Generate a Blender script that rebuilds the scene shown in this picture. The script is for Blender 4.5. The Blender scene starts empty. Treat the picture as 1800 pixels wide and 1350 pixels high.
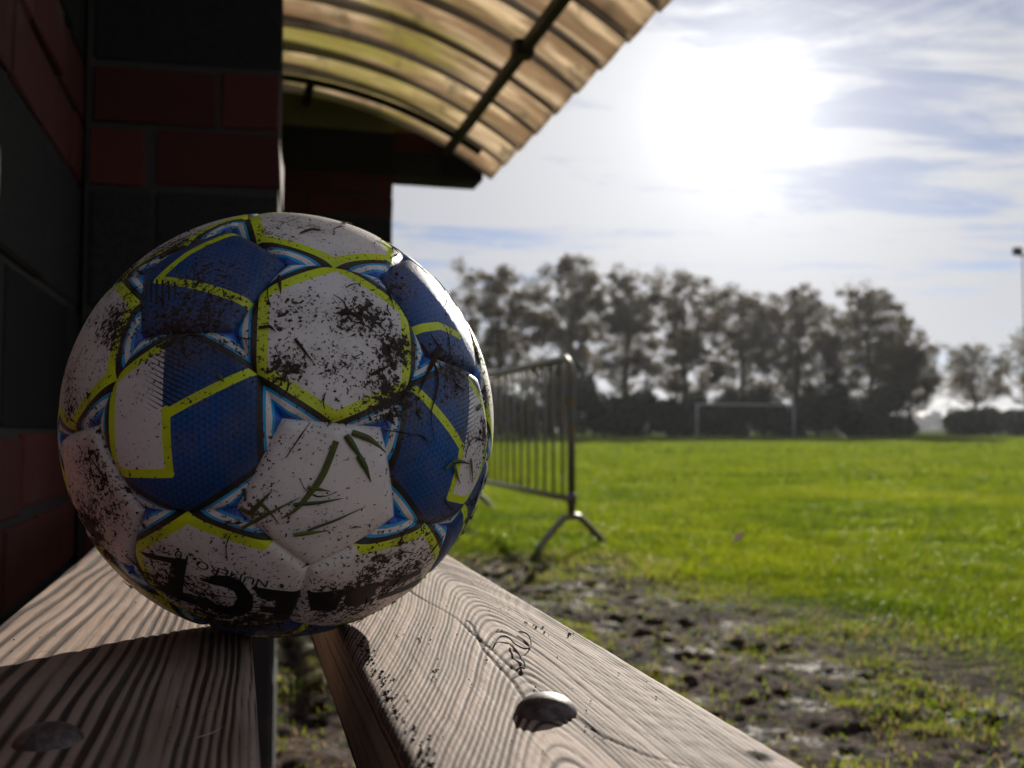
import bpy, math, random, itertools
import numpy as np
rng = np.random.default_rng(7); random.seed(7)
sc = bpy.context.scene
col = sc.collection
R_ = math.radians

# ------------------------------------------------------------------ camera
CAM = np.array([0.0, 0.0, 0.1048])
YAW, PITCH, FPX = R_(15.4), math.atan(80/1750), 1750.0
cd = bpy.data.cameras.new('camera'); cam = bpy.data.objects.new('camera', cd); col.objects.link(cam)
cam.location = CAM; cam.rotation_euler = (math.pi/2 + PITCH, 0, -YAW)
cd.sensor_width = 36.0; cd.lens = 36.0*FPX/1800; cd.clip_start = 0.01; cd.clip_end = 6000
cd.dof.use_dof = True; cd.dof.focus_distance = 0.455; cd.dof.aperture_fstop = 12.0
sc.camera = cam
FW = np.array([math.sin(YAW)*math.cos(PITCH), math.cos(YAW)*math.cos(PITCH), math.sin(PITCH)])
RT = np.array([math.cos(YAW), -math.sin(YAW), 0.0]); UP = np.cross(RT, FW)
GZ = -0.52                                   # ground level (bench top is z = 0)

def bearing(px, dist):
    """world x, y of something seen in photo column px at a given distance along the view axis"""
    l = (px-900)/FPX*dist
    f2 = np.array([math.sin(YAW), math.cos(YAW)]); r2 = np.array([math.cos(YAW), -math.sin(YAW)])
    return f2*dist + r2*l

# ------------------------------------------------------------------ sun and sky
sv = FW*FPX + RT*(1310-900) - UP*(190-675); sv /= np.linalg.norm(sv)
SUN_EL = math.asin(sv[2]); SUN_AZ = math.atan2(sv[0], sv[1])
sl = bpy.data.lights.new('sun', 'SUN'); so = bpy.data.objects.new('sun', sl); col.objects.link(so)
sl.energy = 4.0; sl.angle = R_(0.5); sl.color = (1.0, 0.93, 0.82)
so.rotation_euler = (math.pi/2 - SUN_EL, 0, math.pi - SUN_AZ)
so.location = (20, 40, 30)

class E:
    """tiny expression builder for shader maths"""
    nt = None
    def __init__(s, sock): s.s = sock
    @staticmethod
    def op(o, *a, clamp=False):
        n = E.nt.nodes.new('ShaderNodeMath'); n.operation = o; n.use_clamp = clamp
        for i, x in enumerate(a):
            if isinstance(x, E): E.nt.links.new(x.s, n.inputs[i])
            else: n.inputs[i].default_value = float(x)
        return E(n.outputs[0])
    def __add__(a, b): return E.op('ADD', a, b)
    __radd__ = __add__
    def __sub__(a, b): return E.op('SUBTRACT', a, b)
    def __rsub__(a, b): return E.op('SUBTRACT', b, a)
    def __mul__(a, b): return E.op('MULTIPLY', a, b)
    __rmul__ = __mul__
    def __truediv__(a, b): return E.op('DIVIDE', a, b)
    def __neg__(a): return E.op('MULTIPLY', a, -1)
def gt(a, b): return E.op('GREATER_THAN', a, b)
def lt(a, b): return E.op('LESS_THAN', a, b)
def emax(a, b): return E.op('MAXIMUM', a, b)
def emin(a, b): return E.op('MINIMUM', a, b)
def sat(a): return E.op('ADD', a, 0.0, clamp=True)
def ramp(x, a, b):
    n = E.nt.nodes.new('ShaderNodeMapRange'); n.interpolation_type = 'SMOOTHSTEP'
    E.nt.links.new(x.s, n.inputs['Value'])
    lo, hi, t0, t1 = (a, b, 0, 1) if a < b else (b, a, 1, 0)
    n.inputs['From Min'].default_value = lo; n.inputs['From Max'].default_value = hi
    n.inputs['To Min'].default_value = t0; n.inputs['To Max'].default_value = t1
    return E(n.outputs[0])
def mix(f, a, b):
    n = E.nt.nodes.new('ShaderNodeMix'); n.data_type = 'RGBA'
    for s, x in ((n.inputs[0], f), (n.inputs[6], a), (n.inputs[7], b)):
        if isinstance(x, E): E.nt.links.new(x.s, s)
        elif isinstance(x, (int, float)): s.default_value = x
        else: s.default_value = (*x[:3], 1)
    return E(n.outputs[2])
def vec(x, y, z):
    n = E.nt.nodes.new('ShaderNodeCombineXYZ')
    for i, q in enumerate((x, y, z)):
        if isinstance(q, E): E.nt.links.new(q.s, n.inputs[i])
        else: n.inputs[i].default_value = q
    return E(n.outputs[0])
def xyz(v):
    n = E.nt.nodes.new('ShaderNodeSeparateXYZ'); E.nt.links.new(v.s, n.inputs[0]); return [E(o) for o in n.outputs]
def noise(v, scale, detail=4, rough=.55, dist=0.0):
    n = E.nt.nodes.new('ShaderNodeTexNoise'); E.nt.links.new(v.s, n.inputs['Vector'])
    n.inputs['Scale'].default_value = scale; n.inputs['Detail'].default_value = detail
    n.inputs['Roughness'].default_value = rough; n.inputs['Distortion'].default_value = dist
    return E(n.outputs[0])
def attr(name):
    n = E.nt.nodes.new('ShaderNodeAttribute'); n.attribute_name = name; return n
def geo(): return E(E.nt.nodes.new('ShaderNodeNewGeometry').outputs['Position'])
def texco(o): return E(E.nt.nodes.new('ShaderNodeTexCoord').outputs[o])
def objrandom(): return E(E.nt.nodes.new('ShaderNodeObjectInfo').outputs['Random'])

def material(name, build):
    m = bpy.data.materials.new(name); m.use_nodes = True; nt = m.node_tree; nt.nodes.clear()
    E.nt = nt; out = nt.nodes.new('ShaderNodeOutputMaterial'); sh = build(nt); nt.links.new(sh, out.inputs[0]); return m
def principled(color, rough=.6, spec=.5, metal=0.0, bump=None, bstr=.3, bdist=.002, coat=0.0):
    n = E.nt.nodes.new('ShaderNodeBsdfPrincipled')
    for k, x in (('Base Color', color), ('Roughness', rough), ('Metallic', metal), ('Specular IOR Level', spec), ('Coat Weight', coat)):
        s = n.inputs[k]
        if isinstance(x, E): E.nt.links.new(x.s, s)
        elif isinstance(x, (int, float)): s.default_value = x
        else: s.default_value = (*x[:3], 1)
    if bump is not None:
        b = E.nt.nodes.new('ShaderNodeBump'); b.inputs['Strength'].default_value = bstr; b.inputs['Distance'].default_value = bdist
        E.nt.links.new(bump.s, b.inputs['Height']); E.nt.links.new(b.outputs[0], n.inputs['Normal'])
    return n.outputs[0]
def leafy(color, trans, tfac=.45, rough=.45, spec=.4):
    """leaf or grass: reflecting and letting light through"""
    p = principled(color, rough, spec)
    t = E.nt.nodes.new('ShaderNodeBsdfTranslucent')
    if isinstance(trans, E): E.nt.links.new(trans.s, t.inputs[0])
    else: t.inputs[0].default_value = (*trans, 1)
    m = E.nt.nodes.new('ShaderNodeMixShader'); m.inputs[0].default_value = tfac
    E.nt.links.new(p, m.inputs[1]); E.nt.links.new(t.outputs[0], m.inputs[2]); return m.outputs[0]

w = bpy.data.worlds.new('World'); sc.world = w; w.use_nodes = True
nt = w.node_tree; nt.nodes.clear(); E.nt = nt
sky = nt.nodes.new('ShaderNodeTexSky'); sky.sky_type = 'NISHITA'; sky.sun_disc = False
sky.sun_elevation = SUN_EL; sky.sun_rotation = SUN_AZ; sky.dust_density = 0.12; sky.air_density = 0.7; sky.ozone_density = 3.5
d = texco('Generated')
dx, dy, dz = xyz(d)
zz = emax(dz, 0.0) + 0.13
# thin cirrus on a high flat layer, drawn out in wisps
cx = (dx*math.cos(SUN_AZ) - dy*math.sin(SUN_AZ))/zz; cy = (dx*math.sin(SUN_AZ) + dy*math.cos(SUN_AZ))/zz
p1 = vec(cx*0.8 + cy*0.3, cy*1.9 - cx*0.5, 0.0)
wisp = noise(p1, 1.5, 11, .60, .9)*.72 + noise(vec(cx*1.3 + cy*.5, cy*3.4 - cx*1.0, 5.0), 3.2, 8, .62, .8)*.28
veil = noise(vec(cx, cy, 3.0), .55, 4, .5, .2)
lowband = ramp(dz, .42, .06)
cover = sat(ramp(wisp + (veil - .5)*.5 + lowband*.06 + .075, .48, .655)*.92 + .06)
sdot = dx*float(sv[0]) + dy*float(sv[1]) + dz*float(sv[2])
# cirrus scatters light forwards: brighter towards the sun
ph = E.op('POWER', emax(sdot, 0.0), 6.0); ph2 = E.op('POWER', emax(sdot, 0.0), 60.0); ph3 = E.op('POWER', emax(sdot, 0.0), 420.0)
ph4 = E.op('POWER', emax(sdot, 0.0), 22.0)
gl = 5.6 + ph4*1.5 + ph2*2.8 + ph3*5.0
cloud = mix(1.0, (0, 0, 0), (1, 1, 1))
cn = nt.nodes.new('ShaderNodeVectorMath'); cn.operation = 'SCALE'; cn.inputs[0].default_value = (.96, .965, 1.0); nt.links.new(gl.s, cn.inputs['Scale'])
tn = nt.nodes.new('ShaderNodeVectorMath'); tn.operation = 'MULTIPLY'; nt.links.new(sky.outputs[0], tn.inputs[0]); tn.inputs[1].default_value = (.86, .77, .76)
total = mix(sat(cover*(.90 - .20*ph4) + ph4*.26 + ph2*.34 + ph3*.15), E(tn.outputs[0]), E(cn.outputs[0]))
bg = nt.nodes.new('ShaderNodeBackground'); bg.inputs[1].default_value = 0.05
nt.links.new(total.s, bg.inputs[0])
wo = nt.nodes.new('ShaderNodeOutputWorld'); nt.links.new(bg.outputs[0], wo.inputs[0])

sc.view_settings.view_transform = 'Standard'; sc.view_settings.look = 'None'
sc.view_settings.exposure = 1.05; sc.view_settings.gamma = 1.0
sc.cycles.use_denoising = True; sc.cycles.sample_clamp_indirect = 6.0; sc.cycles.max_bounces = 8
sc.cycles.transparent_max_bounces = 8; sc.cycles.caustics_reflective = False; sc.cycles.caustics_refractive = False

# ------------------------------------------------------------------ helpers
def tag(o, label=None, cat=None, group=None, kind=None):
    for k, x in (('label', label), ('category', cat), ('group', group), ('kind', kind)):
        if x: o[k] = x
    return o
def empty(name, loc=(0, 0, 0)):
    o = bpy.data.objects.new(name, None); col.objects.link(o); o.location = loc; o.empty_display_size = .05; return o
def mesh(name, V, F, smooth=False):
    me = bpy.data.meshes.new(name); V = np.asarray(V, float)
    if isinstance(F, np.ndarray):
        k = F.shape[1]; me.vertices.add(len(V)); me.vertices.foreach_set('co', V.ravel())
        me.loops.add(F.size); me.loops.foreach_set('vertex_index', F.ravel().astype(np.int32))
        me.polygons.add(len(F)); me.polygons.foreach_set('loop_start', np.arange(0, F.size, k, dtype=np.int32))
        try: me.polygons.foreach_set('loop_total', np.full(len(F), k, np.int32))
        except Exception: pass
        me.update(calc_edges=True); me.validate()
    else:
        me.from_pydata([tuple(v) for v in V], [], [tuple(f) for f in F]); me.update()
    me.polygons.foreach_set('use_smooth', np.full(len(me.polygons), smooth))
    return me
def obj(name, me, mat=None, parent=None, loc=None):
    o = bpy.data.objects.new(name, me); col.objects.link(o)
    if mat is not None and len(me.materials) == 0: me.materials.append(mat)
    if parent is not None: o.parent = parent
    if loc is not None: o.location = loc
    return o
def fattr(me, name, a, dom='POINT'):
    x = me.attributes.new(name, 'FLOAT', dom); x.data.foreach_set('value', np.asarray(a, np.float32))

class MB:
    def __init__(s): s.V = []; s.F = []
    def add(s, V, F):
        b = len(s.V); s.V += [tuple(v) for v in V]; s.F += [tuple(i+b for i in f) for f in F]
    def box(s, a, b, c=0.0):
        (x0, y0, z0), (x1, y1, z1) = a, b
        if c <= 0:
            V = [(x, y, z) for x in (x0, x1) for y in (y0, y1) for z in (z0, z1)]
            s.add(V, [(0, 1, 3, 2), (4, 6, 7, 5), (0, 4, 5, 1), (2, 3, 7, 6), (0, 2, 6, 4), (1, 5, 7, 3)]); return
        # chamfered box
        V = []; F = []
        idx = {}
        for X, Y, Z in itertools.product((0, 1), repeat=3):
            P = [x0 if X == 0 else x1, y0 if Y == 0 else y1, z0 if Z == 0 else z1]
            sg = [1 if q == 0 else -1 for q in (X, Y, Z)]
            for ax in range(3):
                q = list(P)
                for k in range(3):
                    if k != ax: q[k] += sg[k]*c
                idx[X, Y, Z, ax] = len(V); V.append(q)
        for ax in range(3):
            o1, o2 = [k for k in range(3) if k != ax]
            for side in (0, 1):
                f = []
                for a_, b_ in ((0, 0), (1, 0), (1, 1), (0, 1)):
                    k = [0, 0, 0]; k[ax] = side; k[o1] = a_; k[o2] = b_; f.append(idx[(*k, ax)])
                F.append(f)
        for ax in range(3):          # edges along ax
            o1, o2 = [k for k in range(3) if k != ax]
            for a_, b_ in itertools.product((0, 1), repeat=2):
                k0 = [0, 0, 0]; k0[o1] = a_; k0[o2] = b_; k1 = list(k0); k1[ax] = 1
                F.append([idx[(*k0, o1)], idx[(*k1, o1)], idx[(*k1, o2)], idx[(*k0, o2)]])
        for k in itertools.product((0, 1), repeat=3): F.append([idx[(*k, a)] for a in range(3)])
        s.add(V, F)
    def tube(s, pts, r, n=8, caps=True):
        pts = [np.array(p, float) for p in pts]; m = len(pts)
        rs = r if hasattr(r, '__len__') else [r]*m
        V = []; F = []; up = None
        for i, p in enumerate(pts):
            t = pts[min(i+1, m-1)] - pts[max(i-1, 0)]; t = t/(np.linalg.norm(t)+1e-12)
            if up is None: up = np.array([0, 0, 1.]) if abs(t[2]) < .9 else np.array([1., 0, 0])
            a = up - t*(up@t); a /= np.linalg.norm(a)+1e-12; up = a; b = np.cross(t, a)
            for k in range(n):
                an = 2*math.pi*k/n; V.append(p + rs[i]*(a*math.cos(an) + b*math.sin(an)))
        for i in range(m-1):
            for k in range(n): F.append((i*n+k, i*n+(k+1) % n, (i+1)*n+(k+1) % n, (i+1)*n+k))
        if caps: F.append(tuple(range(n))[::-1]); F.append(tuple((m-1)*n+k for k in range(n)))
        s.add(V, F)
    def build(s, name, mat=None, parent=None, smooth=False, loc=None):
        me = mesh(name, s.V, s.F, smooth)
        import bmesh
        bm = bmesh.new(); bm.from_mesh(me); bmesh.ops.recalc_face_normals(bm, faces=bm.faces); bm.to_mesh(me); bm.free()
        me.polygons.foreach_set('use_smooth', np.full(len(me.polygons), smooth))
        return obj(name, me, mat, parent, loc)

def vnoise(x, y, seed=0):
    """smooth lattice noise in numpy, about -1..1"""
    x = np.asarray(x, float); y = np.asarray(y, float)
    xi = np.floor(x).astype(np.int64); yi = np.floor(y).astype(np.int64); fx = x-xi; fy = y-yi
    fx = fx*fx*(3-2*fx); fy = fy*fy*(3-2*fy)
    def h(a, b):
        n = (a*374761393 + b*668265263 + seed*974711) & 0x7fffffff
        n = ((n ^ (n >> 13))*1274126177) & 0x7fffffff
        return ((n ^ (n >> 16)) & 0xffff)/32767.5 - 1
    return (h(xi, yi)*(1-fx)+h(xi+1, yi)*fx)*(1-fy) + (h(xi, yi+1)*(1-fx)+h(xi+1, yi+1)*fx)*fy
def fbm(x, y, o=4, seed=0, g=.5):
    s = 0; a = 1.0; t = 0
    for i in range(o): s = s + a*vnoise(x*2**i+17.3*i, y*2**i-9.1*i, seed+i); t += a; a *= g
    return s/t

# ------------------------------------------------------------------ ground
def axis(lo, hi, step, ends, grow=1.12):
    a = list(np.arange(lo, hi, step)); s = step
    while a[-1] < ends[1]: s *= grow; a.append(a[-1]+s)
    s = step; b = [lo]
    while b[-1] > ends[0]: s *= grow; b.append(b[-1]-s)
    return np.array(b[:0:-1]+a)
def mudness(x, y):
    """1 where the strip before the shelter is trodden bare, 0 in full turf"""
    edge = 1.86 + .26*fbm(x*.9, y*.9, 3, 5) + .22*fbm(x*4, y*4, 3, 9)
    e2 = edge + .0*y
    a = np.clip((e2 - x)/.85 + .5, 0, 1)
    far = np.clip((4.75 + .30*fbm(x*1.5, y*1.5, 3, 3) - y)/.5 + .5, 0, 1)
    return a*far
def groundz(x, y):
    m = mudness(x, y); near = (np.abs(x) < 12) & (np.abs(y) < 14)
    h = .012*fbm(x*1.3, y*1.3, 3, 21)
    lump = fbm(x*7, y*7, 4, 31)
    h = h + m*(.020*lump + .020*np.abs(fbm(x*9, y*9, 5, 41)) - .022 + .0105*fbm(x*28, y*28, 2, 51))
    return GZ + np.where(near, h, .012*fbm(x*.2, y*.2, 2, 2)*0)
ax_ = axis(0.0, 2.7, .0135, (-1150, 1150), 1.09); ay_ = axis(1.0, 5.2, .0135, (-1150, 1150), 1.09)
GX, GY = np.meshgrid(ax_, ay_, indexing='ij'); gz = groundz(GX, GY)
V = np.stack([GX, GY, gz], -1).reshape(-1, 3); nx, ny = GX.shape
i = np.arange(nx-1)[:, None]*ny + np.arange(ny-1)[None, :]
F = np.stack([i, i+ny, i+ny+1, i+1], -1).reshape(-1, 4)
gm = mesh('ground', V, F, True); fattr(gm, 'mud', mudness(GX, GY).ravel())
def b_ground(nt):
    p = geo(); m = E(attr('mud').outputs['Fac'])
    n1 = noise(p, 3.0, 5); n2 = noise(p, 38.0, 5, .65); n3 = noise(p, 160, 3)
    mud = mix(ramp(n1, .35, .68), (.030, .017, .011), (.125, .080, .059))
    mud = mix(ramp(n2, .42, .58)*.85, mud, (.018, .011, .008))
    litter = ramp(noise(p, 9.0, 4, .6), .60, .70)*ramp(noise(p, 60, 3), .45, .6)
    mud = mix(litter*.75, mud, (.15, .125, .04))
    turf = mix(n2, (.025, .036, .008), (.055, .075, .014))
    far = ramp(noise(p, .06, 4), .35, .65)
    turf = mix(far*.5, turf, (.085, .115, .018))
    wet = ramp(noise(p, 5.5, 5, .65), .50, .62)
    rough = .9 - wet*.38*m*ramp(n2, .35, .6)
    return principled(mix(m, turf, mud), rough, m*.035, bump=n2*.7+n3*.3, bstr=1.0, bdist=.03)
M_ground = material('mud_and_turf', b_ground)
tag(obj('ground', gm, M_ground), kind='structure')

# ------------------------------------------------------------------ grass (countless blades)
def b_grass(nt):
    r = E(attr('tint').outputs['Fac'])
    p = geo(); pat = noise(p, .55, 4, .6)
    c = mix(r, (.030, .055, .006), (.070, .095, .010)); c = mix(ramp(pat, .4, .65)*.5, c, (.08, .095, .011))
    pt2 = noise(p, 2.3, 4, .65); c = mix(ramp(pt2, .52, .68)*.55, c, (.022, .045, .006)); c = mix(gt(r, .93), c, (.22, .17, .07))
    t = mix(r, (.055, .13, .003), (.30, .36, .007)); t = mix(ramp(pat, .4, .65)*.45, t, (.36, .39, .009)); t = mix(ramp(pt2, .52, .68)*.55, t, (.06, .13, .003)); t = mix(gt(r, .93), t, (.35, .27, .1))
    df = nt.nodes.new('ShaderNodeBsdfDiffuse'); nt.links.new(c.s, df.inputs[0]); tr = nt.nodes.new('ShaderNodeBsdfTranslucent'); nt.links.new(t.s, tr.inputs[0])
    gy = nt.nodes.new('ShaderNodeBsdfGlossy'); gy.inputs['Roughness'].default_value = .38; gy.inputs[0].default_value = (.9, 1, .8, 1)
    m1 = nt.nodes.new('ShaderNodeMixShader'); m1.inputs[0].default_value = .55; nt.links.new(df.outputs[0], m1.inputs[1]); nt.links.new(tr.outputs[0], m1.inputs[2])
    m2 = nt.nodes.new('ShaderNodeMixShader'); m2.inputs[0].default_value = .035; nt.links.new(m1.outputs[0], m2.inputs[1]); nt.links.new(gy.outputs[0], m2.inputs[2]); return m2.outputs[0]
M_grass = material('grass_blades', b_grass)
def scatter_view(n, d0, d1, lo=-980, hi=980, power=1.0):
    """points spread over the ground between two distances, over a fan wider than the view"""
    u = rng.random(n); dd = (d0**power + u*(d1**power-d0**power))**(1/power)
    l = rng.uniform(lo, hi, n)/FPX*dd
    return np.stack([math.sin(YAW)*dd+math.cos(YAW)*l, math.cos(YAW)*dd-math.sin(YAW)*l], -1)
def blades(P, h, wd, bend):
    n = len(P); z = groundz(P[:, 0], P[:, 1]); an = rng.uniform(0, 2*math.pi, n); an2 = rng.uniform(0, 2*math.pi, n)
    s = np.stack([np.cos(an), np.sin(an), 0*an], -1)*(wd/2)[:, None]
    lean = np.stack([np.cos(an2), np.sin(an2), 0*an], -1)*(bend*h)[:, None]
    b = np.stack([P[:, 0], P[:, 1], z-.004], -1); up = np.array([0, 0, 1.])
    mid = b + up*(h*.55)[:, None] + lean*.3; tip = b + up*(h*(1-.25*bend))[:, None] + lean
    V = np.stack([b-s, b+s, mid+s*.8, mid-s*.8, tip], 1).reshape(-1, 3); k = (np.arange(n)*5)[:, None]
    F = np.concatenate([k+np.array([0, 1, 2]), k+np.array([0, 2, 3]), k+np.array([3, 2, 4])], 0)
    return V, F
Vs = []; Fs = []; T = []; off = 0
def grow(n, d0, d1, h0, h1, w0, w1, power, keep, lo=-980, hi=980):
    global off
    P = scatter_view(n, d0, d1, lo, hi, power); m = mudness(P[:, 0], P[:, 1])
    tuft = np.clip(fbm(P[:, 0]*4.2, P[:, 1]*4.2, 5, 77)*2.4 - .30, 0, 1)
    pr = np.where(m > .02, keep*np.clip(1-1.25*m, 0, 1)**1.2 + (tuft*.85 + .07)*(m > .25) + tuft*.35*(m <= .25), 1.0)
    P = P[rng.random(n) < pr]
    P = P[~((P[:, 0] < 1.0) & (P[:, 1] > 4.62) & (P[:, 1] < 4.95))]
    P = P[(P[:, 0] > -.2) | (P[:, 1] > 5)]
    k = len(P); h = rng.uniform(h0, h1, k)*(1+.75*fbm(P[:, 0]*2.6, P[:, 1]*2.6, 3, 55)); wd = rng.uniform(w0, w1, k)
    V, F = blades(P, h, wd, rng.uniform(.1, 1.1, k)); Vs.append(V); Fs.append(F+off); off += len(V)
    tn = np.clip(rng.beta(2, 2.4, k) + .22*fbm(P[:, 0]*.7, P[:, 1]*.7, 3, 66) + .30*fbm(P[:, 0]*3.4, P[:, 1]*3.4, 3, 67), 0, .92); dead = rng.random(k) < (.02 + .30*(mudness(P[:, 0], P[:, 1]) > .3)); tn[dead] = .98
    T.append(np.repeat(tn, 5))
grow(230000, 1.7, 5.6, .010, .030, .002, .004, 1.6, .8)
grow(150000, 4.2, 11.0, .025, .055, .003, .006, 1.5, 1.0)
grow(110000, 10, 26, .03, .06, .007, .014, 1.35, 1.0)
grow(90000, 25, 86, .04, .075, .02, .05, 1.25, 1.0)
gme = mesh('grass', np.concatenate(Vs), np.concatenate(Fs), False); fattr(gme, 'tint', np.concatenate(T))
tag(obj('grass', gme, M_grass), 'short green turf of the pitch, thinning into bare mud', 'grass', kind='stuff')

# ------------------------------------------------------------------ shelter: brick and block walls, curved roof
def b_brick(nt):
    p = geo(); r = objrandom(); n = noise(p, 55, 5, .6)
    c = mix(r, (.045, .010, .009), (.115, .030, .022)); c = mix(ramp(n, .35, .75)*.5, c, (.062, .017, .014))
    c = mix(ramp(noise(p, 7, 4), .58, .75)*.35, c, (.10, .08, .065))
    return principled(c, .85, .25, bump=noise(p, 240, 4, .7), bstr=.5, bdist=.002)
def b_block(nt):
    p = geo(); r = objrandom(); n = noise(p, 90, 5, .7)
    c = mix(r, (.018, .018, .019), (.046, .045, .044)); c = mix(ramp(n, .4, .7)*.6, c, (.016, .016, .017))
    return principled(c, .9, .2, bump=noise(p, 150, 6, .75), bstr=1.0, bdist=.008)
def b_mortar(nt):
    p = geo(); n = noise(p, 120, 4)
    return principled(mix(n, (.034, .031, .028), (.066, .060, .053)), .95, .15, bump=n, bstr=.6, bdist=.002)
M_brick = material('red_brick', b_brick); M_block = material('dark_concrete_block', b_block); M_mortar = material('mortar', b_mortar)
COURSES = [(-.509, -.307, 1), (-.307, -.105, 1), (-.105, -.002, 0), (-.002, .101, 0), (.101, .299, 1), (.299, .501, 1), (.501, .604, 0), (.604, .71, 0),
           (.71, .91, 1), (.91, 1.11, 1), (1.11, 1.213, 0), (1.213, 1.317, 0), (1.317, 1.52, 1)]
RC, RR, RX = -.16, 1.85, .1
def arc(x): return RC + math.sqrt(RR*RR-(x-RX)**2)
shelter = tag(empty('dugout_shelter', (-.25, 1.72, GZ)), 'dark brick and block shelter with curved corrugated roof beside the pitch', 'shelter')
def local(a): return (a[0]+.25, a[1]-1.72, a[2]-GZ)
cache = {}
def piece(size, mat, name, centre, parent):
    """brick or block, chamfered with slightly uneven faces; alike sizes share a few meshes"""
    k = (tuple(round(x, 3) for x in size), name); vs = cache.setdefault(k, [])
    if len(vs) < 3:
        b = MB(); hx, hy, hz = (x/2 for x in size); b.box((-hx, -hy, -hz), (hx, hy, hz), .0035)
        V = np.array(b.V) + rng.normal(0, .0011, (len(b.V), 3)); me = mesh(name, V, b.F); me.materials.append(mat); vs.append(me); m = me
    else: m = vs[rng.integers(3)]
    o = obj(name, m, None, parent); o.location = np.array(local(centre)) - np.array(parent.location) + rng.normal(0, .0020, 3)
    o.rotation_euler = tuple(rng.normal(0, .004, 3)); return o
J = .011
def run_courses(parent, ax, a0, a1, face, thick, courses, offset=0.0):
    """courses along axis ax (0 = x, 1 = y) from a0 to a1; face..face+thick on the other axis"""
    for ci, (z0, z1, blk) in enumerate(courses):
        L = .41 if blk else .2125
        s = a0 - ((offset + (ci % 2)*L/2 - a0) % L if False else ((a0 - offset - (ci % 2)*L/2) % L))
        while s < a1 - .01:
            b0, b1 = max(s, a0), min(s+L, a1)
            if b1-b0 > .03:
                size = [0, 0, z1-z0-J]; size[ax] = b1-b0-J; size[1-ax] = thick
                c = [0, 0, (z0+z1)/2]; c[ax] = (b0+b1)/2; c[1-ax] = face+thick/2
                piece(size, M_block if blk else M_brick, 'concrete_block' if blk else 'brick', c, parent)
            s += L
def wall(a, b, recess, label):
    m = MB(); q0 = local(a); q1 = local(b); c = [(q0[k]+q1[k])/2 for k in range(3)]; c[2] = 0
    m.box([q0[k]+recess[0][k]-c[k] for k in range(3)], [q1[k]-recess[1][k]-c[k] for k in range(3)])
    o = m.build('wall', M_mortar, shelter, loc=c); o['label'] = label; return o
# rear wall: visible face looks towards +x
rear = wall((-.45, -.35, GZ), (-.25, 4.88, 1.525), ((0, 0, 0), (.007, 0, 0)), 'long dark rear wall behind the bench')
run_courses(rear, 1, -.35, 4.88, -.25-.10, .10, COURSES, 1.22)
pier = wall((-.2495, 1.72, GZ), (.065, 1.92, 1.60), ((.0, .006, 0), (.007, .006, 0)), 'short pier wall standing out behind the ball')
run_courses(pier, 0, -.246, .065, 1.72, .2, COURSES, .065)
pier.rotation_euler.z = -R_(3.4); pier.location.x += .010
end = wall((-.2495, 4.68, GZ), (.705, 4.88, 1.317), ((0, .006, 0), (.007, .006, 0)), 'far end wall with the overhanging top course')
run_courses(end, 0, -.246, .705, 4.68, .2, COURSES[:-1], .08)
# overhanging top of the end wall, cut to the curve of the roof
def arc_piece(name, mat, x0, x1, z0, z1, y0, y1, parent):
    xs = np.linspace(x0, x1, 7); top = [min(z1, arc(x)+.022) for x in xs]
    if max(top) < z0+.01: return
    top = [max(t, z0+.004) for t in top]
    V = []; F = []; n = 7; o = np.array(local((0, 0, 0))) - (np.array(parent.location) if parent is not shelter else 0)
    for y in (y0, y1):
        for x, t in zip(xs, top): V += [(x, y, z0), (x, y, t)]
    for k in range(n-1):
        a = 2*k; b = 2*n+2*k; F += [(a, a+2, a+3, a+1), (b, b+1, b+3, b+2), (a+1, a+3, b+3, b+1), (a, b, b+2, a+2)]
    F += [(0, 1, 2*n+1, 2*n), (2*n-2, 4*n-2, 4*n-1, 2*n-1)]
    ob = obj(name, mesh(name, np.array(V)+o, F), mat, parent); return ob
def b_board(nt):
    p = geo(); n = noise(vec(xyz(p)[0]*3, xyz(p)[1], xyz(p)[2]*30), 3, 5)
    return principled(mix(n, (.12, .105, .045), (.22, .20, .08)), .8, .3, bump=n, bstr=.2)
M_board = material('mossy_board', b_board)
arc_piece('infill_board', M_board, .60, .96, 1.40, 1.80, 4.72, 4.74, shelter)
arc_piece('lintel_bed', M_mortar, -.23, 1.14, 1.319, 1.521, 4.687, 4.873, end)
for x0, x1 in ((-.232, .08), (.08, .33), (.33, .705)):
    arc_piece('concrete_block', M_block, x0+J/2, x1-J/2, 1.3225, 1.515, 4.68, 4.88, end)
for x0, x1 in ((.705, .93), (.93, 1.147)): arc_piece('concrete_block', M_block, x0+J/2, x1-J/2, 1.3225, 1.422, 4.68, 4.88, end)
arc_piece('brick', M_brick, .705+J/2, .915, 1.433, 1.53, 4.68, 4.88, end)
arc_piece('infill_board', M_board, -.23, .70, 1.522, 1.80, 4.685, 4.715, shelter)
arc_piece('brick', M_brick, .927, 1.147-J/2, 1.433, 1.53, 4.68, 4.88, end)
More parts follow.
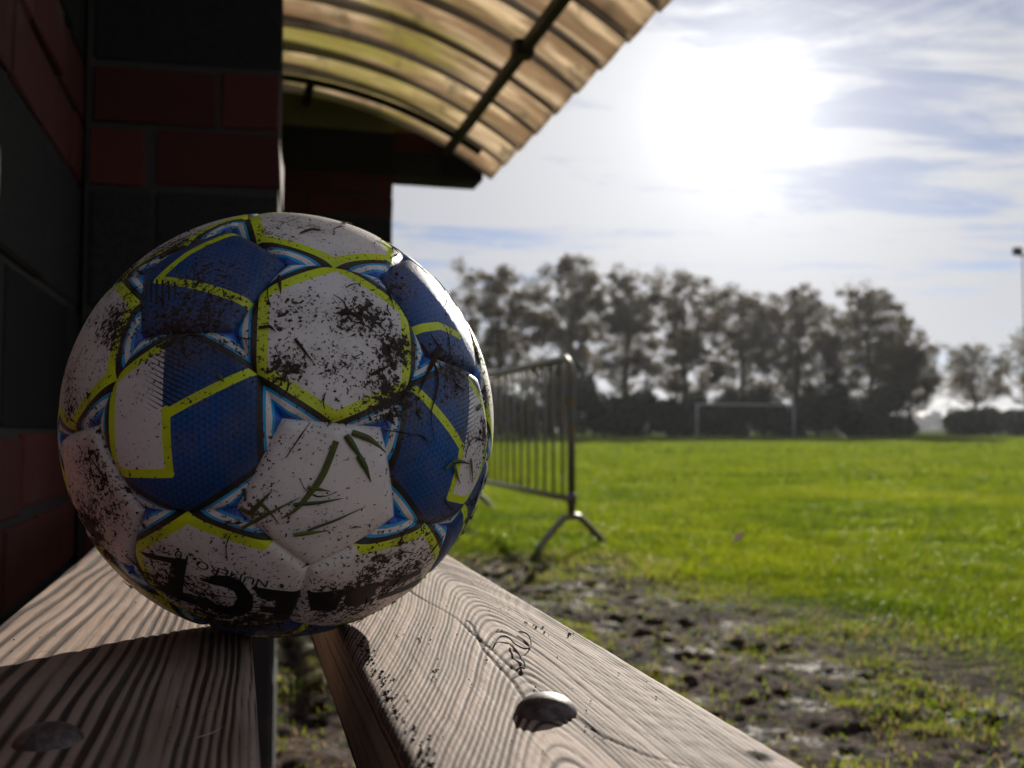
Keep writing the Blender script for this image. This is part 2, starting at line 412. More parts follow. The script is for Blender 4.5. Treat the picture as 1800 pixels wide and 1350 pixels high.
# roof sheets
def b_roof(nt):
    x, y, z = xyz(geo())
    st = noise(vec(x*1.2, y*16, z*1.2), 1.6, 5, .6); blot = noise(vec(x, y, z), 9, 5, .65); big = noise(vec(x, y*1.5, z), 1.7, 3)
    c = mix(ramp(st, .42, .60), (.33, .23, .16), (.76, .66, .54))
    moss = sat(ramp(x + (big-.5)*1.5, 1.10, .45)*ramp(noise(vec(x*.8, y*9, z*.8), 1.3, 5, .6), .42, .54))
    c = mix(moss*.8, c, (.34, .34, .05))
    c = mix(ramp(blot, .54, .70)*.6, c, (.07, .055, .03)); c = mix(ramp(noise(vec(x*1.5, y*46, z*1.5), 1.4, 6, .7), .50, .66)*.6, c, (.12, .085, .045))
    p = principled(c, .75, .3, bump=blot, bstr=.25, bdist=.003)
    t = nt.nodes.new('ShaderNodeBsdfTranslucent'); tc = mix(.28, c, (.97, .88, .70)); nt.links.new(tc.s, t.inputs[0])
    m = nt.nodes.new('ShaderNodeMixShader'); m.inputs[0].default_value = .64; nt.links.new(p, m.inputs[1]); nt.links.new(t.outputs[0], m.inputs[2]); return m.outputs[0]
M_roof = material('weathered_corrugated_sheet', b_roof)
PITCHC = .25
def roof_sheet(y0, y1, lift):
    ny_ = int((y1-y0)/PITCHC*22); nx_ = 44; ths = np.linspace(math.asin((-.40-RX)/RR), math.asin((1.185-RX)/RR), nx_); ys = np.linspace(y0, y1, ny_)
    TH, Y = np.meshgrid(ths, ys, indexing='ij'); ca = np.cos(2*math.pi*(Y-4.70)/PITCHC + .35*np.sin(2*math.pi*(Y-4.70)/PITCHC)); w_ = .040*np.tanh(1.4*ca)/.885 + lift
    w_ = w_ + .0025*fbm(TH*6, Y*3, 2, 12)
    sh = []
    for t in (0, .005):
        r = RR + w_ + t; sh.append(np.stack([RX+r*np.sin(TH)+.25, Y-1.72, RC+r*np.cos(TH)-GZ], -1).reshape(-1, 3))
    n = nx_*ny_; i = np.arange(nx_-1)[:, None]*ny_ + np.arange(ny_-1)[None, :]
    q = np.stack([i, i+1, i+ny_+1, i+ny_], -1).reshape(-1, 4)
    ed = []
    for a, b in itertools.chain(((k, k+1) for k in range(ny_-1)), (((nx_-1)*ny_+k+1, (nx_-1)*ny_+k) for k in range(ny_-1)), (((k+1)*ny_, k*ny_) for k in range(nx_-1)), ((k*ny_+ny_-1, (k+1)*ny_+ny_-1) for k in range(nx_-1))):
        ed.append((a, b, b+n, a+n))
    F = np.concatenate([q, q[:, ::-1]+n, np.array(ed)], 0)
    obj('roof_sheet', mesh('roof_sheet', np.concatenate(sh), F, True), M_roof, shelter)
y = 4.72; k = 0
while y > 1.3:
    roof_sheet(y-PITCHC*4.0-.05, y, (k % 2)*.0075); y -= PITCHC*4; k += 1
def b_steel(nt):
    p = geo(); n = noise(p, 30, 4)
    return principled(mix(ramp(n, .5, .7), (.030, .026, .024), (.075, .04, .025)), .6, .4, bump=n, bstr=.2)
M_dark = material('dark_rusty_steel', b_steel)
b = MB(); z = arc(.95)-.055
b.box(local((.93, .75, z-.022)), local((.965, 4.676, z+.022)), .004); b.build('purlin', M_dark, shelter)
b = MB(); z = arc(.25)-.05
b.box(local((.235, .75, z-.022)), local((.27, 1.68, z+.022)), .004); b.build('purlin', M_dark, shelter)
for yy in (4.40, 2.3):
    b = MB(); b.tube([local((x, yy, arc(x)-.045)) for x in np.linspace(-.22, 1.06, 24)], .017, 8); b.build('arch_rib', M_dark, shelter, True)
b = MB(); b.box(local((.275, 4.40, arc(.29)-.062)), local((.31, 4.70, arc(.29)-.03)), .003); b.build('strut', M_dark, shelter)
b = MB(); b.box(local((.905, 3.24, arc(.95)-.085)), local((.975, 3.31, arc(.95)-.03)), .004); b.build('clamp', M_dark, shelter)

# ------------------------------------------------------------------ bench
def b_wood(nt):
    g = E(attr('grain').outputs['Fac']); p = geo(); x, y, z = xyz(p)
    fib = noise(vec(x*60, y*1.6, z*60), 9, 6, .7); big = noise(vec(x*3, y, z), 6, 4); spk = noise(p, 130, 5, .7)
    c = mix(ramp(big, .35, .68), (.225, .150, .112), (.375, .270, .215))
    c = mix(ramp(fib, .40, .70)*.40, c, (.40, .315, .265))
    c = mix(ramp(g, .06, .42)*.94, c, (.034, .021, .016)); grey = ramp(noise(vec(x*8, y*1.5, z), 5, 5, .6), .45, .65); c = mix(grey*.22, c, (.24, .215, .20))
    c = mix(ramp(spk, .60, .70)*.45, c, (.10, .065, .05))
    c = mix(E(attr('dirt').outputs['Fac'])*ramp(spk, .32, .52), c, (.05, .032, .024))
    return principled(c, mix(g, (.75,)*3, (.9,)*3), .16, bump=fib*.55+spk*.45, bstr=.55, bdist=.0012)
M_wood = material('weathered_pine', b_wood)
CRACK = np.array([(.1072, .66), (.1082, .6199), (.1163, .5395), (.1157, .4716), (.1164, .418), (.1181, .3603), (.1204, .3212), (.127, .2979), (.1384, .281), (.147, .20)])
def plank(x0, x1, zt, th, kind):
    yd = np.concatenate([np.arange(-.3, .22, .02), np.arange(.22, .98, .0009), np.arange(.98, 1.655, .008)])
    W_ = x1-x0; nt_ = int(W_/.00085); ut = np.linspace(x0, x1, nt_); rb = .004
    # cross-section outline: top grid, then rounded shoulders and sides
    XS = list(ut); n = len(XS)
    X, Y = np.meshgrid(ut, yd, indexing='ij')
    wob = .0020*fbm(X*22, Y*3.2, 3, 3 if kind else 8) + .00022*fbm(X*120, Y*26, 2, 4)
    if kind:    # flat-sawn board with arches of grain
        xa = .116 + .17*(Y-.40) - .25*(Y-.40)**2*(Y > .40); a = .011
        ph = Y/.0145 + (np.sqrt((X-xa+wob*1.5)**2+a*a)-a)/np.where(X < xa, .0021, .0018) + .9*fbm(X*16, Y*3.5, 3, 6)
    else:
        ph = (X+wob*1.6+.006*np.sin(Y*4.1+.6)*((x1-X)/W_))/np.where(True, .0026+.0036*np.clip((x1-X)/W_, 0, 1), 1) + .8*fbm(X*14, Y*4, 3, 16)
    fr = ph-np.floor(ph); groove = np.clip(1-np.abs(fr-.5)/.5, 0, 1)**1.7
    amp = np.clip(.62+.75*fbm(ph*.9, Y*4, 3, 61), .10, 1.0); g = groove*amp
    Z = zt - .00075*g + .00012*fbm(X*300, Y*30, 2, 71) + .0008*fbm(X*12, Y*3, 2, 81)
    if kind:
        xc = np.interp(Y, CRACK[::-1, 1], CRACK[::-1, 0]) + .0007*fbm(Y*60, Y*0, 3, 91)
        cw = .00075*np.clip(1.2-np.abs(Y-.36)*1.5, .7, 1); cr = np.clip(1-np.abs(X-xc)/(cw*1.6), 0, 1)*np.clip(.75+.7*fbm(Y*22, Y*0+3, 2, 19), .25, 1)*((Y > .2) & (Y < .66))
        Z -= .0012*cr; g = np.maximum(g, np.clip(cr*.9, 0, 1))
        xc2 = np.interp(Y, [.33, .40, .46, .52], [.103, .1105, .1125, .121]); cr2 = np.clip(1-np.abs(X-xc2)/.0007, 0, 1)*((Y > .36) & (Y < .53)); Z -= .0012*cr2; g = np.maximum(g, cr2)
        kn = np.hypot((X-.1604), (Y-.2876)*.55)/.0032; Z -= .0016*np.clip(1-kn, 0, 1); g = np.maximum(g, np.clip(1.4-kn, 0, 1))
    # soft worn edges
    chip = .0010*np.abs(fbm(Y*55, Y*0+x0*9, 4, 15))
    for ed, s_ in ((x0, 1), (x1, -1)):
        t = np.clip(1-(X-ed)*s_/rb, 0, 1); Z -= (rb*.55+chip)*t**2.2
    dirt = np.zeros_like(X)
    if kind: dirt = np.clip(1-(X-x0)/.016, 0, 1)*np.clip((.52-Y)/.2, 0, 1)
    V = [np.stack([X, Y, Z], -1).reshape(-1, 3)]; m = len(yd); i = np.arange(n-1)[:, None]*m + np.arange(m-1)[None, :]
    F = [np.stack([i, i+m, i+m+1, i+1], -1).reshape(-1, 4)]; G = [g.ravel()]; D = [dirt.ravel()]; off = n*m
    # sides and underside as strips (rounded lower edges)
    def ring(side):
        ed = x0 if side == 0 else x1; s_ = -1 if side == 0 else 1
        zz_ = np.linspace(0, 1, 26)[1:]; base = Z[0 if side == 0 else -1]
        R = []
        for t in zz_:
            gz_ = .0010*fbm(yd*5, yd*0+t*16, 3, 23+side)
            R.append(np.stack([np.full(m, ed)+s_*(gz_ - .004*max(0, (t-.9)/.1)**2), yd, base*(1-t)+(zt-th)*t], -1))
        return np.array(R)
    for side in (0, 1):
        R = ring(side); k = len(R); V.append(R.reshape(-1, 3)); top = (0 if side == 0 else (n-1)*m)
        rows = [np.arange(m)+top] + [off+np.arange(m)+q*m for q in range(k)]
        for a_, b_ in zip(rows[:-1], rows[1:]):
            f = np.stack([a_[:-1], a_[1:], b_[1:], b_[:-1]], -1); F.append(f if side == 0 else f[:, ::-1])
        G.append((np.clip(fbm(np.tile(yd, k)*4, np.repeat(np.arange(k)*.8, m), 3, 33), 0, 1))); D.append(np.zeros(k*m))
        last = rows[-1]; off += k*m
        if side == 0: l0 = last
    F.append(np.stack([l0[:-1], l0[1:], last[1:], last[:-1]], -1))
    me = mesh('plank', np.concatenate(V), np.concatenate(F), True); fattr(me, 'grain', np.concatenate(G)); fattr(me, 'dirt', np.concatenate(D))
    # end caps
    return me
bench = tag(empty('bench', (0, .35, GZ)), 'weathered two-plank wooden bench carrying the muddy football', 'bench')
XL0, XL1, XR0, XR1, ZR = -.124, .008, .052, .1705, .0017
for x0, x1, zt, kd, lb in ((XL0, XL1, 0.0, 0, 'rear plank with straight grain, mostly in shadow'), (XR0, XR1, ZR, 1, 'sunlit front plank with arched grain and a long crack')):
    o = obj('plank', plank(x0, x1, zt, .048, kd), M_wood, bench, (0, -.35, -GZ)); o['label'] = lb
    b = MB(); b.box((x0+.003, -.299, zt-.046), (x1-.003, -.285, zt-.005)); b.box((x0+.003, 1.640, zt-.046), (x1-.003, 1.655, zt-.005))
    e = b.build('plank_end', M_wood, o)
def b_bolt(nt):
    p = geo(); n = noise(p, 300, 5, .6)
    return principled(mix(ramp(n, .35, .7), (.055, .038, .033), (.13, .10, .09)), .5, .4, .3, bump=noise(p, 900, 4), bstr=.25, bdist=.0004)
M_bolt = material('dark_steel_bolt', b_bolt)
b = MB(); pr = [(.0115, -.004), (.0115, -.0002), (.0112, .0008), (.0105, .0021), (.0092, .0036), (.0074, .0049), (.0052, .0059), (.0028, .0065), (.0008, .0067)]
n = 40
Vb = [(r*math.cos(2*math.pi*k/n), r*math.sin(2*math.pi*k/n), z) for r, z in pr for k in range(n)]
Fb = [(i*n+k, i*n+(k+1) % n, (i+1)*n+(k+1) % n, (i+1)*n+k) for i in range(len(pr)-1) for k in range(n)] + [tuple((len(pr)-1)*n+k for k in range(n))]
bm_ = mesh('bolt', Vb, Fb, True)
for bx, by, bz in ((.1104, .3537, ZR), (-.0599, .3681, 0.0), (.1104, 1.3537, ZR), (-.0599, 1.3681, 0.0)):
    obj('bolt', bm_, M_bolt, bench, (bx, by-.35, bz-GZ-.0003))
for yy in (.36, 1.36):
    b = MB(); b.box((-.12, yy-.35-.03, -.049-GZ-.055), (.165, yy-.35+.03, -.0495-GZ), .003); b.build('bearer', M_dark, bench)
    b = MB(); b.box((-.03, yy-.35-.028, -.02), (.046, yy-.35+.028, -.106-GZ), .003); b.build('leg', M_dark, bench)

# ------------------------------------------------------------------ football
BC = np.array([.0246, .5408, .1083]); BR = .11
RM = np.array([[-0.86929242, 0.46879044, -0.15673609], [0.04569778, -0.23951142, -0.9698175], [-0.49218126, -0.8502175, 0.18678278]])
phi = (1+5**.5)/2; ico = []
for a, b_ in itertools.product((1, -1), (phi, -phi)): ico += [(0, a, b_), (a, b_, 0), (b_, 0, a)]
ico = np.array(ico, float); ico /= np.linalg.norm(ico[0])
el = min(np.linalg.norm(ico[0]-ico[j]) for j in range(1, 12))
adj = [[j for j in range(12) if j != i and abs(np.linalg.norm(ico[i]-ico[j])-el) < .01] for i in range(12)]
nrm = lambda v: v/np.linalg.norm(v)
tv = {(i, j): nrm(ico[i]*2/3+ico[j]/3) for i in range(12) for j in adj[i]}
faces = [t for t in itertools.combinations(range(12), 3) if t[1] in adj[t[0]] and t[2] in adj[t[0]] and t[2] in adj[t[1]]]
def basis(key):
    if isinstance(key, int): n = ico[key]; v = tv[key, adj[key][0]]
    else: n = nrm(ico[list(key)].sum(0)); v = tv[key[0], key[1]]
    e1 = nrm(v-n*(v@n)); return n, e1, np.cross(n, e1)
def pverts(key):
    n, e1, e2 = basis(key)
    vs = [tv[key, j] for j in adj[key]] if isinstance(key, int) else [tv[a, b] for a in key for b in key if a != b]
    g = [v/(v@n) for v in vs]; uv = np.array([(q@e1, q@e2) for q in g])
    return uv[np.argsort(np.arctan2(uv[:, 1], uv[:, 0]))]
RVH = .44106
DIRT = [(-.479,-.023,.878,.118,1),(-.533,.159,.831,.105,1),(-.301,.116,.946,.118,.8),(-.253,-.164,.953,.118,.7),(-.661,-.113,.742,.105,.8),(-.098,.041,.994,.105,.8),(-.428,.297,.853,.131,.9),(.776,.01,.63,.183,.7),(.916,.088,.392,.157,1),(.392,-.566,.725,.183,.8),(.106,-.393,.913,.236,.85),(.049,-.808,.587,.183,.9),(.767,.482,.424,.209,.8),(.57,.736,.365,.314,.9),(-.098,.917,.387,.236,.9),(.128,.921,.369,.236,.9),(-.711,.288,.642,.131,1),(-.979,.023,.201,.157,.7),(-.936,-.237,.262,.183,.6),(-.744,.562,.361,.105,1),(-.921,.22,.321,.079,1),(-.859,.403,.317,.105,1),(-.543,.832,.112,.105,1),(.242,.46,.854,.131,.4),(.031,.773,.634,.131,.5),(-.346,-.583,.735,.131,.6),(.742,-.366,.561,.105,.8),(.282,-.834,.474,.131,1),(-.457,-.606,.65,.157,.4)]
DD = np.array(DIRT)
def dirtiness(P):
    P = P/np.linalg.norm(P, axis=-1, keepdims=True)
    s = np.zeros(P.shape[:-1]) + .10
    for d in DD:
        c = nrm(d[:3]); a = np.arccos(np.clip(P@c, -1, 1)); s = np.maximum(s, d[4]*np.exp(-(a/(d[3]*1.15))**2))
    below = np.clip((P@(RM.T@np.array([0, 0, -1.]))-.62)*2.0, 0, .8); s = np.maximum(s, below)
    return s
def surf_r(key, uv, scale):
    """radius of a panel: puffed middle, dipping into the stitched seam"""
    pv = pverts(key); e = np.full(len(uv), 9.0)
    for k in range(len(pv)):
        a, b = pv[k], pv[(k+1) % len(pv)]; t = b-a; nn = np.array([-t[1], t[0]])/np.linalg.norm(t); e = np.minimum(e, (uv-a)@nn)
    e = np.maximum(e, 0)
    return BR*(1 - .026*np.exp(-(e/.019)**1.15) + scale*(1-np.exp(-(e/.05)**2)))
pscale = {}
def on_ball(key, uv, lift=0.0):
    uv = np.asarray(uv, float); n, e1, e2 = basis(key); g = n + uv[:, :1]*e1 + uv[:, 1:]*e2; g /= np.linalg.norm(g, axis=1, keepdims=True)
    return g*(surf_r(key, uv, pscale[key])+lift)[:, None]
WHITE, YEL, BLUE, CYAN, BLACK = (.80, .735, .715), (.66, .78, .010), (.002, .100, .38), (.006, .36, .72), (.006, .006, .007)
def halfplane(u, v, p0, p1):
    """signed distance from the line p0->p1, positive on its left"""
    t = np.array(p1)-np.array(p0); t = t/np.linalg.norm(t); n = (-t[1], t[0])
    return u*float(n[0]) + v*float(n[1]) - float(n[0]*p0[0]+n[1]*p0[1])
def segdist(u, v, p0, p1):
    t = np.array(p1)-np.array(p0); L = np.linalg.norm(t); t = t/L
    a = u*float(t[0]) + v*float(t[1]) - float(t[0]*p0[0]+t[1]*p0[1]); c = halfplane(u, v, p0, p1)
    ov = emax(emax(-a, a-float(L)), 0.0); return E.op('SQRT', c*c + ov*ov)
def b_panel(design):
    def build(nt):
        uvn = nt.nodes.new('ShaderNodeUVMap'); uvn.uv_map = 'panel'; u, v, _ = xyz(E(uvn.outputs[0]))
        oc = texco('Object'); fine = noise(oc, 420, 3)
        wear = noise(oc, 160, 5, .7); jit = (wear-.5)*.004
        # woven blue ground: fine darker netting
        h1 = E.op('SINE', u*270+v*0.0); h2 = E.op('SINE', u*135+v*234); h3 = E.op('SINE', u*135-v*234)
        net = sat((h1+h2+h3)*.28+.5)
        rad = ramp(E.op('SQRT', u*u+v*v), .10, .36)
        blue = mix(net*.7, BLUE, (.001, .020, .085)); blue = mix(rad*.5, blue, (.001, .013, .05))
        def hexd():
            an = E.op('ARCTAN2', v, u); r = E.op('SQRT', u*u+v*v); k = E.op('ROUND', an/(math.pi/3)); da = an-k*(math.pi/3)
            return (r*E.op('COSINE', da))/RVH - .75, E.op('ABSOLUTE', r*E.op('SINE', da)/RVH), k
        def corners(c, d, al, on=1.0):
            d = d + jit
            c = mix(gt(d, 0.0)*on, c, BLACK); c = mix(gt(d, .062)*on, c, CYAN)
            tp = emax(.062 - al*.10, .004)
            c = mix(gt(d, .090)*on, c, WHITE); c = mix(gt(d, .092+tp)*on, c, CYAN); return mix(gt(d, .120+tp)*on, c, (.004, .10, .52))
        if design == 'plain': c = mix(ramp(wear, .5, .8)*.25, WHITE, (.55, .50, .48))
        elif design == 'text_hex':
            # two corners, where the lettering runs across the seam, stay white
            d, al, k_ = hexd(); on = 1.0 - E.op('COMPARE', k_, 0.0, .1)
            for kx in (SKIP_K,) + ((SKIP_K-6,) if SKIP_K == 3 else ()): on = on*(1.0 - E.op('COMPARE', k_, float(kx), .1))
            c = mix(gt(d+jit, -.105)*on, WHITE, YEL); c = corners(c, d, al, on)
        elif design == 'white_hex':
            d, al, _k = hexd(); c = mix(gt(d+jit, -.108), WHITE, YEL); c = corners(c, d, al)
        elif design in ('blue_left', 'blue_right'):
            d, al, _k = hexd(); c = blue
            if design == 'blue_left':
                bd = ((-.3631, .1341), (.1517, -.1322)); hb = -halfplane(u, v, *bd); hc = halfplane(u, v, (.0068, -.3963), (.158, -.1308))
                segs = [((-.0435, -.0161), (-.0148, .3701)), ((-.055, -.0096), (.1567, -.133)), ((.0068, -.3963), (.158, -.1308))]; sg = 1
            else:
                bd = ((-.0771, -.3143), (-.0500, .2350)); hb = halfplane(u, v, *bd); hc = -halfplane(u, v, (-.0557, .2263), (-.3895, .2413))
                segs = [((.30, -.1978), (-.0442, .0018)), ((-.0442, .0018), (-.0557, .2263)), ((-.0557, .2263), (-.3895, .2413))]; sg = -1
            if hbsign[design] < 0: hb = -hb
            if hcsign[design] < 0: hc = -hc
            inw = gt(hb, 0.0)*gt(hc, 0.0)
            c = mix(inw, c, WHITE)
            # speed lines across the white and blue border
            t = np.array(bd[1])-np.array(bd[0]); t = t/np.linalg.norm(t)
            al_ = u*float(t[0]) + v*float(t[1])
            s_ = E.op('FRACT', (al_ + hb*.55)*46.0); wd = .46 - E.op('ABSOLUTE', hb+.04)*3.6
            band = lt(s_, wd)*gt(hc, 0.01)*lt(al_, float(np.dot(segs[1][0], t))-.01)
            c = mix(band, c, (.004, .008, .02))
            c = mix(inw*gt(d+jit, -.085), c, YEL)
            for a_, b_ in segs: c = mix(lt(segdist(u, v, a_, b_)+jit*.4, .019), c, YEL)
            c = corners(c, d, al)
        else:
            c = blue
            pts = {'chevron': [(.30, .128), (.1406, .018), (-.1093, -.166), (-.1733, -.0057), (-.2132, .30)], 'stripe': [(.30, -.108), (.1581, .0014), (.0767, .1269)]}[design]
            for a_, b_ in zip(pts[:-1], pts[1:]): c = mix(lt(segdist(u, v, a_, b_)+jit*.4, .020), c, YEL)
            if design == 'chevron':
                s_ = E.op('FRACT', (u*.3 + v)*34.0); c = mix(lt(s_, .4)*lt(segdist(u, v, (.0, -.16), (-.12, -.24)), .06), c, (.003, .01, .03))
        # caked and smeared mud
        dr = E(attr('dirt').outputs['Fac'])
        n1 = noise(oc, 260, 6, .66, .3); n2 = noise(oc, 48, 5, .6); n4 = noise(oc, 560, 3, .6)
        m = emax(ramp(n1*.66 + n2*.34 + dr*.17, .635, .66), ramp(n4*.80 + n2*.20 + dr*.12, .615, .645))
        film = sat(ramp(n2 + dr*.35, .42, .85)*.75)
        c = mix(film*.45, c, (.22, .145, .10))
        smear = ramp(noise(oc, 300, 4, .7) + dr*.16, .68, .74); c = mix(smear*.7, c, (.06, .038, .028))
        c = mix(m, c, mix(n4, (.012, .007, .005), (.055, .034, .022)))
        rough = mix(sat(m+film*.5), (.42,)*3, (.85,)*3)
        return principled(c, rough, .5, bump=fine*.25 + m*1.0 + net*.05, bstr=.5, bdist=.0009, coat=0.0)
    return build
# which side of each printed border is white, checked at a point known to be white
hbsign = {}; hcsign = {}
_n, _a, _b2 = basis((0, 1, 2)); SKIP_K = round(math.atan2(tv[1, 0]@_b2, tv[1, 0]@_a)/(math.pi/3)); _n, _a, _b2 = basis((0, 1, 7)); SKIP_K2 = round(math.atan2(tv[1, 0]@_b2, tv[1, 0]@_a)/(math.pi/3))
def nhp(p, p0, p1):
    t = np.array(p1)-np.array(p0); t = t/np.linalg.norm(t); return -t[1]*(p[0]-p0[0]) + t[0]*(p[1]-p0[1])
wl = (-.155, -.155); hbsign['blue_left'] = np.sign(-nhp(wl, (-.3631, .1341), (.1517, -.1322))); hcsign['blue_left'] = np.sign(nhp(wl, (.0068, -.3963), (.158, -.1308)))
wr = (-.20, .02); hbsign['blue_right'] = np.sign(nhp(wr, (-.0771, -.3143), (-.05, .235))); hcsign['blue_right'] = np.sign(-nhp(wr, (-.0557, .2263), (-.3895, .2413)))
SK1 = SKIP_K
DES = {d: material('ball_panel_'+d, b_panel(d)) for d in ('plain', 'text_hex', 'white_hex', 'blue_left', 'blue_right', 'chevron', 'stripe')}
SKIP_K = SKIP_K2; DES['text_hex_b'] = material('ball_panel_text_hex_b', b_panel('text_hex'))
PANEL = {0: 'plain', 2: 'plain', 5: 'stripe', 6: 'chevron', (0, 2, 6): 'blue_left', (0, 5, 7): 'blue_right', (0, 1, 2): 'text_hex', (0, 1, 7): 'text_hex_b'}
LBL = {0: 'plain white five-sided panel with grass blades stuck on', 2: 'plain white five-sided panel at the left edge', 5: 'blue five-sided panel catching the sun', 6: 'dark blue five-sided panel with yellow chevron',
       (0, 2, 6): 'blue panel with white block outlined in yellow, left of the plain white panel', (0, 5, 7): 'blue panel with yellow angle on the right side', (0, 5, 6): 'white six-sided panel with yellow outline, mud spattered',
       (0, 1, 2): 'lower white panel with upside-down black lettering', (0, 1, 7): 'muddiest lower white panel with black lettering'}
ball = tag(empty('football', BC), 'muddy white, blue and yellow football resting on the bench', 'football')
q = __import__('mathutils').Matrix(RM.tolist()); ball.rotation_mode = 'QUATERNION'; ball.rotation_quaternion = q.to_quaternion()
panel_obj = {}
NS = 26
for key in list(range(12))+faces:
    pscale[key] = float(rng.normal(.001, .0012)) + (.004 if key == 0 else 0)
    pv = pverts(key); k = len(pv); V = []; F = []; idx = {}
    def vid(p):
        kk = (round(p[0], 6), round(p[1], 6))
        if kk not in idx: idx[kk] = len(V); V.append(p)
        return idx[kk]
    for s in range(k):
        a, b = pv[s], pv[(s+1) % k]; warp = lambda t: 1-(1-t)**1.35
        pt = lambda i, j: (a*(1-(j/i if i else 0)) + b*(j/i if i else 0))*warp(i/NS)
        for i in range(NS):
            for j in range(i+1):
                F.append((vid(pt(i, j)), vid(pt(i+1, j)), vid(pt(i+1, j+1))))
                if j < i: F.append((vid(pt(i, j)), vid(pt(i+1, j+1)), vid(pt(i, j+1))))
    uv = np.array(V); P = on_ball(key, uv)
    me = mesh('panel', P, np.array(F), True); fattr(me, 'dirt', dirtiness(P))
    l = me.uv_layers.new(name='panel'); li = np.zeros(len(me.loops), np.int32); me.loops.foreach_get('vertex_index', li); l.data.foreach_set('uv', uv[li].ravel().astype(np.float32))
    des = PANEL.get(key, 'plain' if isinstance(key, int) else 'white_hex')
    if key not in PANEL and isinstance(key, int): des = 'stripe' if key % 2 else 'plain'
    o = obj('panel', me, DES[des], ball); panel_obj[key] = o
    if key in LBL: o['label'] = LBL[key]

def b_ink(nt):
    oc = texco('Object'); n = noise(oc, 130, 6, .7)
    return principled(mix(ramp(n, .60, .68), (.010, .009, .009), (.22, .17, .14)), .55, .4)
M_ink = material('black_print', b_ink)
import bmesh
def decal(name, key, polys, lift=.00022):
    bm = bmesh.new()
    for poly in polys:
        bm.faces.new([bm.verts.new((x, y, 0)) for x, y in poly])
    bmesh.ops.triangulate(bm, faces=bm.faces[:])
    for _ in range(4):
        es = [e for e in bm.edges if e.calc_length() > .02]
        if not es: break
        bmesh.ops.subdivide_edges(bm, edges=es, cuts=1); bmesh.ops.triangulate(bm, faces=bm.faces[:])
    pv = pverts(key)
    uv = np.array([(v.co.x, v.co.y) for v in bm.verts]); bm.verts.index_update()
    F = [[v.index for v in f.verts] for f in bm.faces]; bm.free()
    P = on_ball(key, uv, lift); n, e1, e2 = basis(key)
    F2 = []
    for f in F:
        c = uv[f].mean(0)
        if min((c-pv[k])@np.array([-(pv[(k+1) % len(pv)]-pv[k])[1], (pv[(k+1) % len(pv)]-pv[k])[0]]) for k in range(len(pv))) < 0: continue
        nn = np.cross(P[f[1]]-P[f[0]], P[f[2]]-P[f[0]]); F2.append(f if nn@P[f[0]] > 0 else f[::-1])
    return obj(name, mesh(name, P, F2, True), M_ink, panel_obj[key])
A_ = (0, 1, 2); B_ = (0, 1, 7)
decal('letter_t', A_, [[(-.2629,-.018),(-.1507,-.051),(-.0612,-.1278),(-.0806,-.1708),(-.1861,-.1235),(-.2964,-.0792)], [(-.1169,.1579),(-.0457,.1538),(-.1738,-.0992),(-.2343,-.0613)], [(-.2908,.1677),(-.1169,.1579),(-.1299,.1277),(-.261,.1392)]])
decal('letter_c', A_, [[(-.033,.0378),(.0393,.0687),(.1044,.0576),(.1444,.0137),(.1568,-.0851),(.0879,-.081),(.09,-.0368),(.0638,-.0066),(.0228,.0089)], [(.1568,-.0851),(.1213,-.1711),(.0631,-.2217),(-.0049,-.2295),(-.0517,-.1861),(-.1029,-.0843),(-.0465,-.0701),(-.0201,-.1246),(.0103,-.1458),(.0488,-.1342),(.0879,-.081)]])
decal('letter_e', A_, [[(.1737,-.0155),(.3594,-.1212),(.3289,-.2126),(.2377,-.1418),(.1785,-.0902)], [(.2377,-.1418),(.3289,-.2126),(.2618,-.4121),(.1709,-.2958),(.1893,-.2421)], [(.1658,-.1542),(.2205,-.1861),(.1954,-.2388),(.1472,-.2068)], [(.0232,-.2464),(.0984,-.2326),(.1709,-.2958),(.1534,-.3463)]])
decal('letter_l', B_, [[(.3496,.1149),(.2022,.0238),(.1616,.1014),(.1222,.17),(.2386,.2141)]])
decal('letter_e', B_, [[(.1829,.0142),(.0671,-.0554),(-.0076,.0815),(.0911,.13),(.1479,.0975)]])
decal('letter_s', B_, [[(.0273,-.0598),(-.1766,-.1395),(-.2,-.1071),(-.071,-.0449),(-.0022,-.0193)], [(-.0186,.032),(-.2014,-.0446),(-.2762,-.0685),(-.3416,.0047),(-.1626,.0291),(-.0448,.0669)]])
# small line of lettering
tc = bpy.data.curves.new('small_lettering', 'FONT'); tc.body = 'NUMERO 10'; tc.size = 1.0; tc.resolution_u = 3; to = bpy.data.objects.new('small_lettering', tc); col.objects.link(to)
dg = bpy.context.evaluated_depsgraph_get(); tm = to.evaluated_get(dg).to_mesh(); tvv = np.array([v.co[:2] for v in tm.vertices]); tff = [list(p.vertices) for p in tm.polygons]
p0 = np.array((.2508, -.0002)); p1 = np.array((-.0849, .2023)); ux = (p1-p0); Wt = tvv[:, 0].max()-tvv[:, 0].min(); L_ = np.linalg.norm(ux); uy = np.array([ux[1], -ux[0]])/L_
if uy@np.array((.2253-.2508, -.0351+.0002)) < 0: uy = -uy
uvt = p0 + (tvv[:, :1]-tvv[:, 0].min())/Wt*ux + tvv[:, 1:]/.7*.045*uy
P = on_ball(A_, uvt, .00025); tff = [f if np.cross(P[f[1]]-P[f[0]], P[f[2]]-P[f[0]])@P[f[0]] > 0 else f[::-1] for f in tff]
obj('small_lettering', mesh('small_lettering', P, tff, False), M_ink, panel_obj[A_]); bpy.data.objects.remove(to)

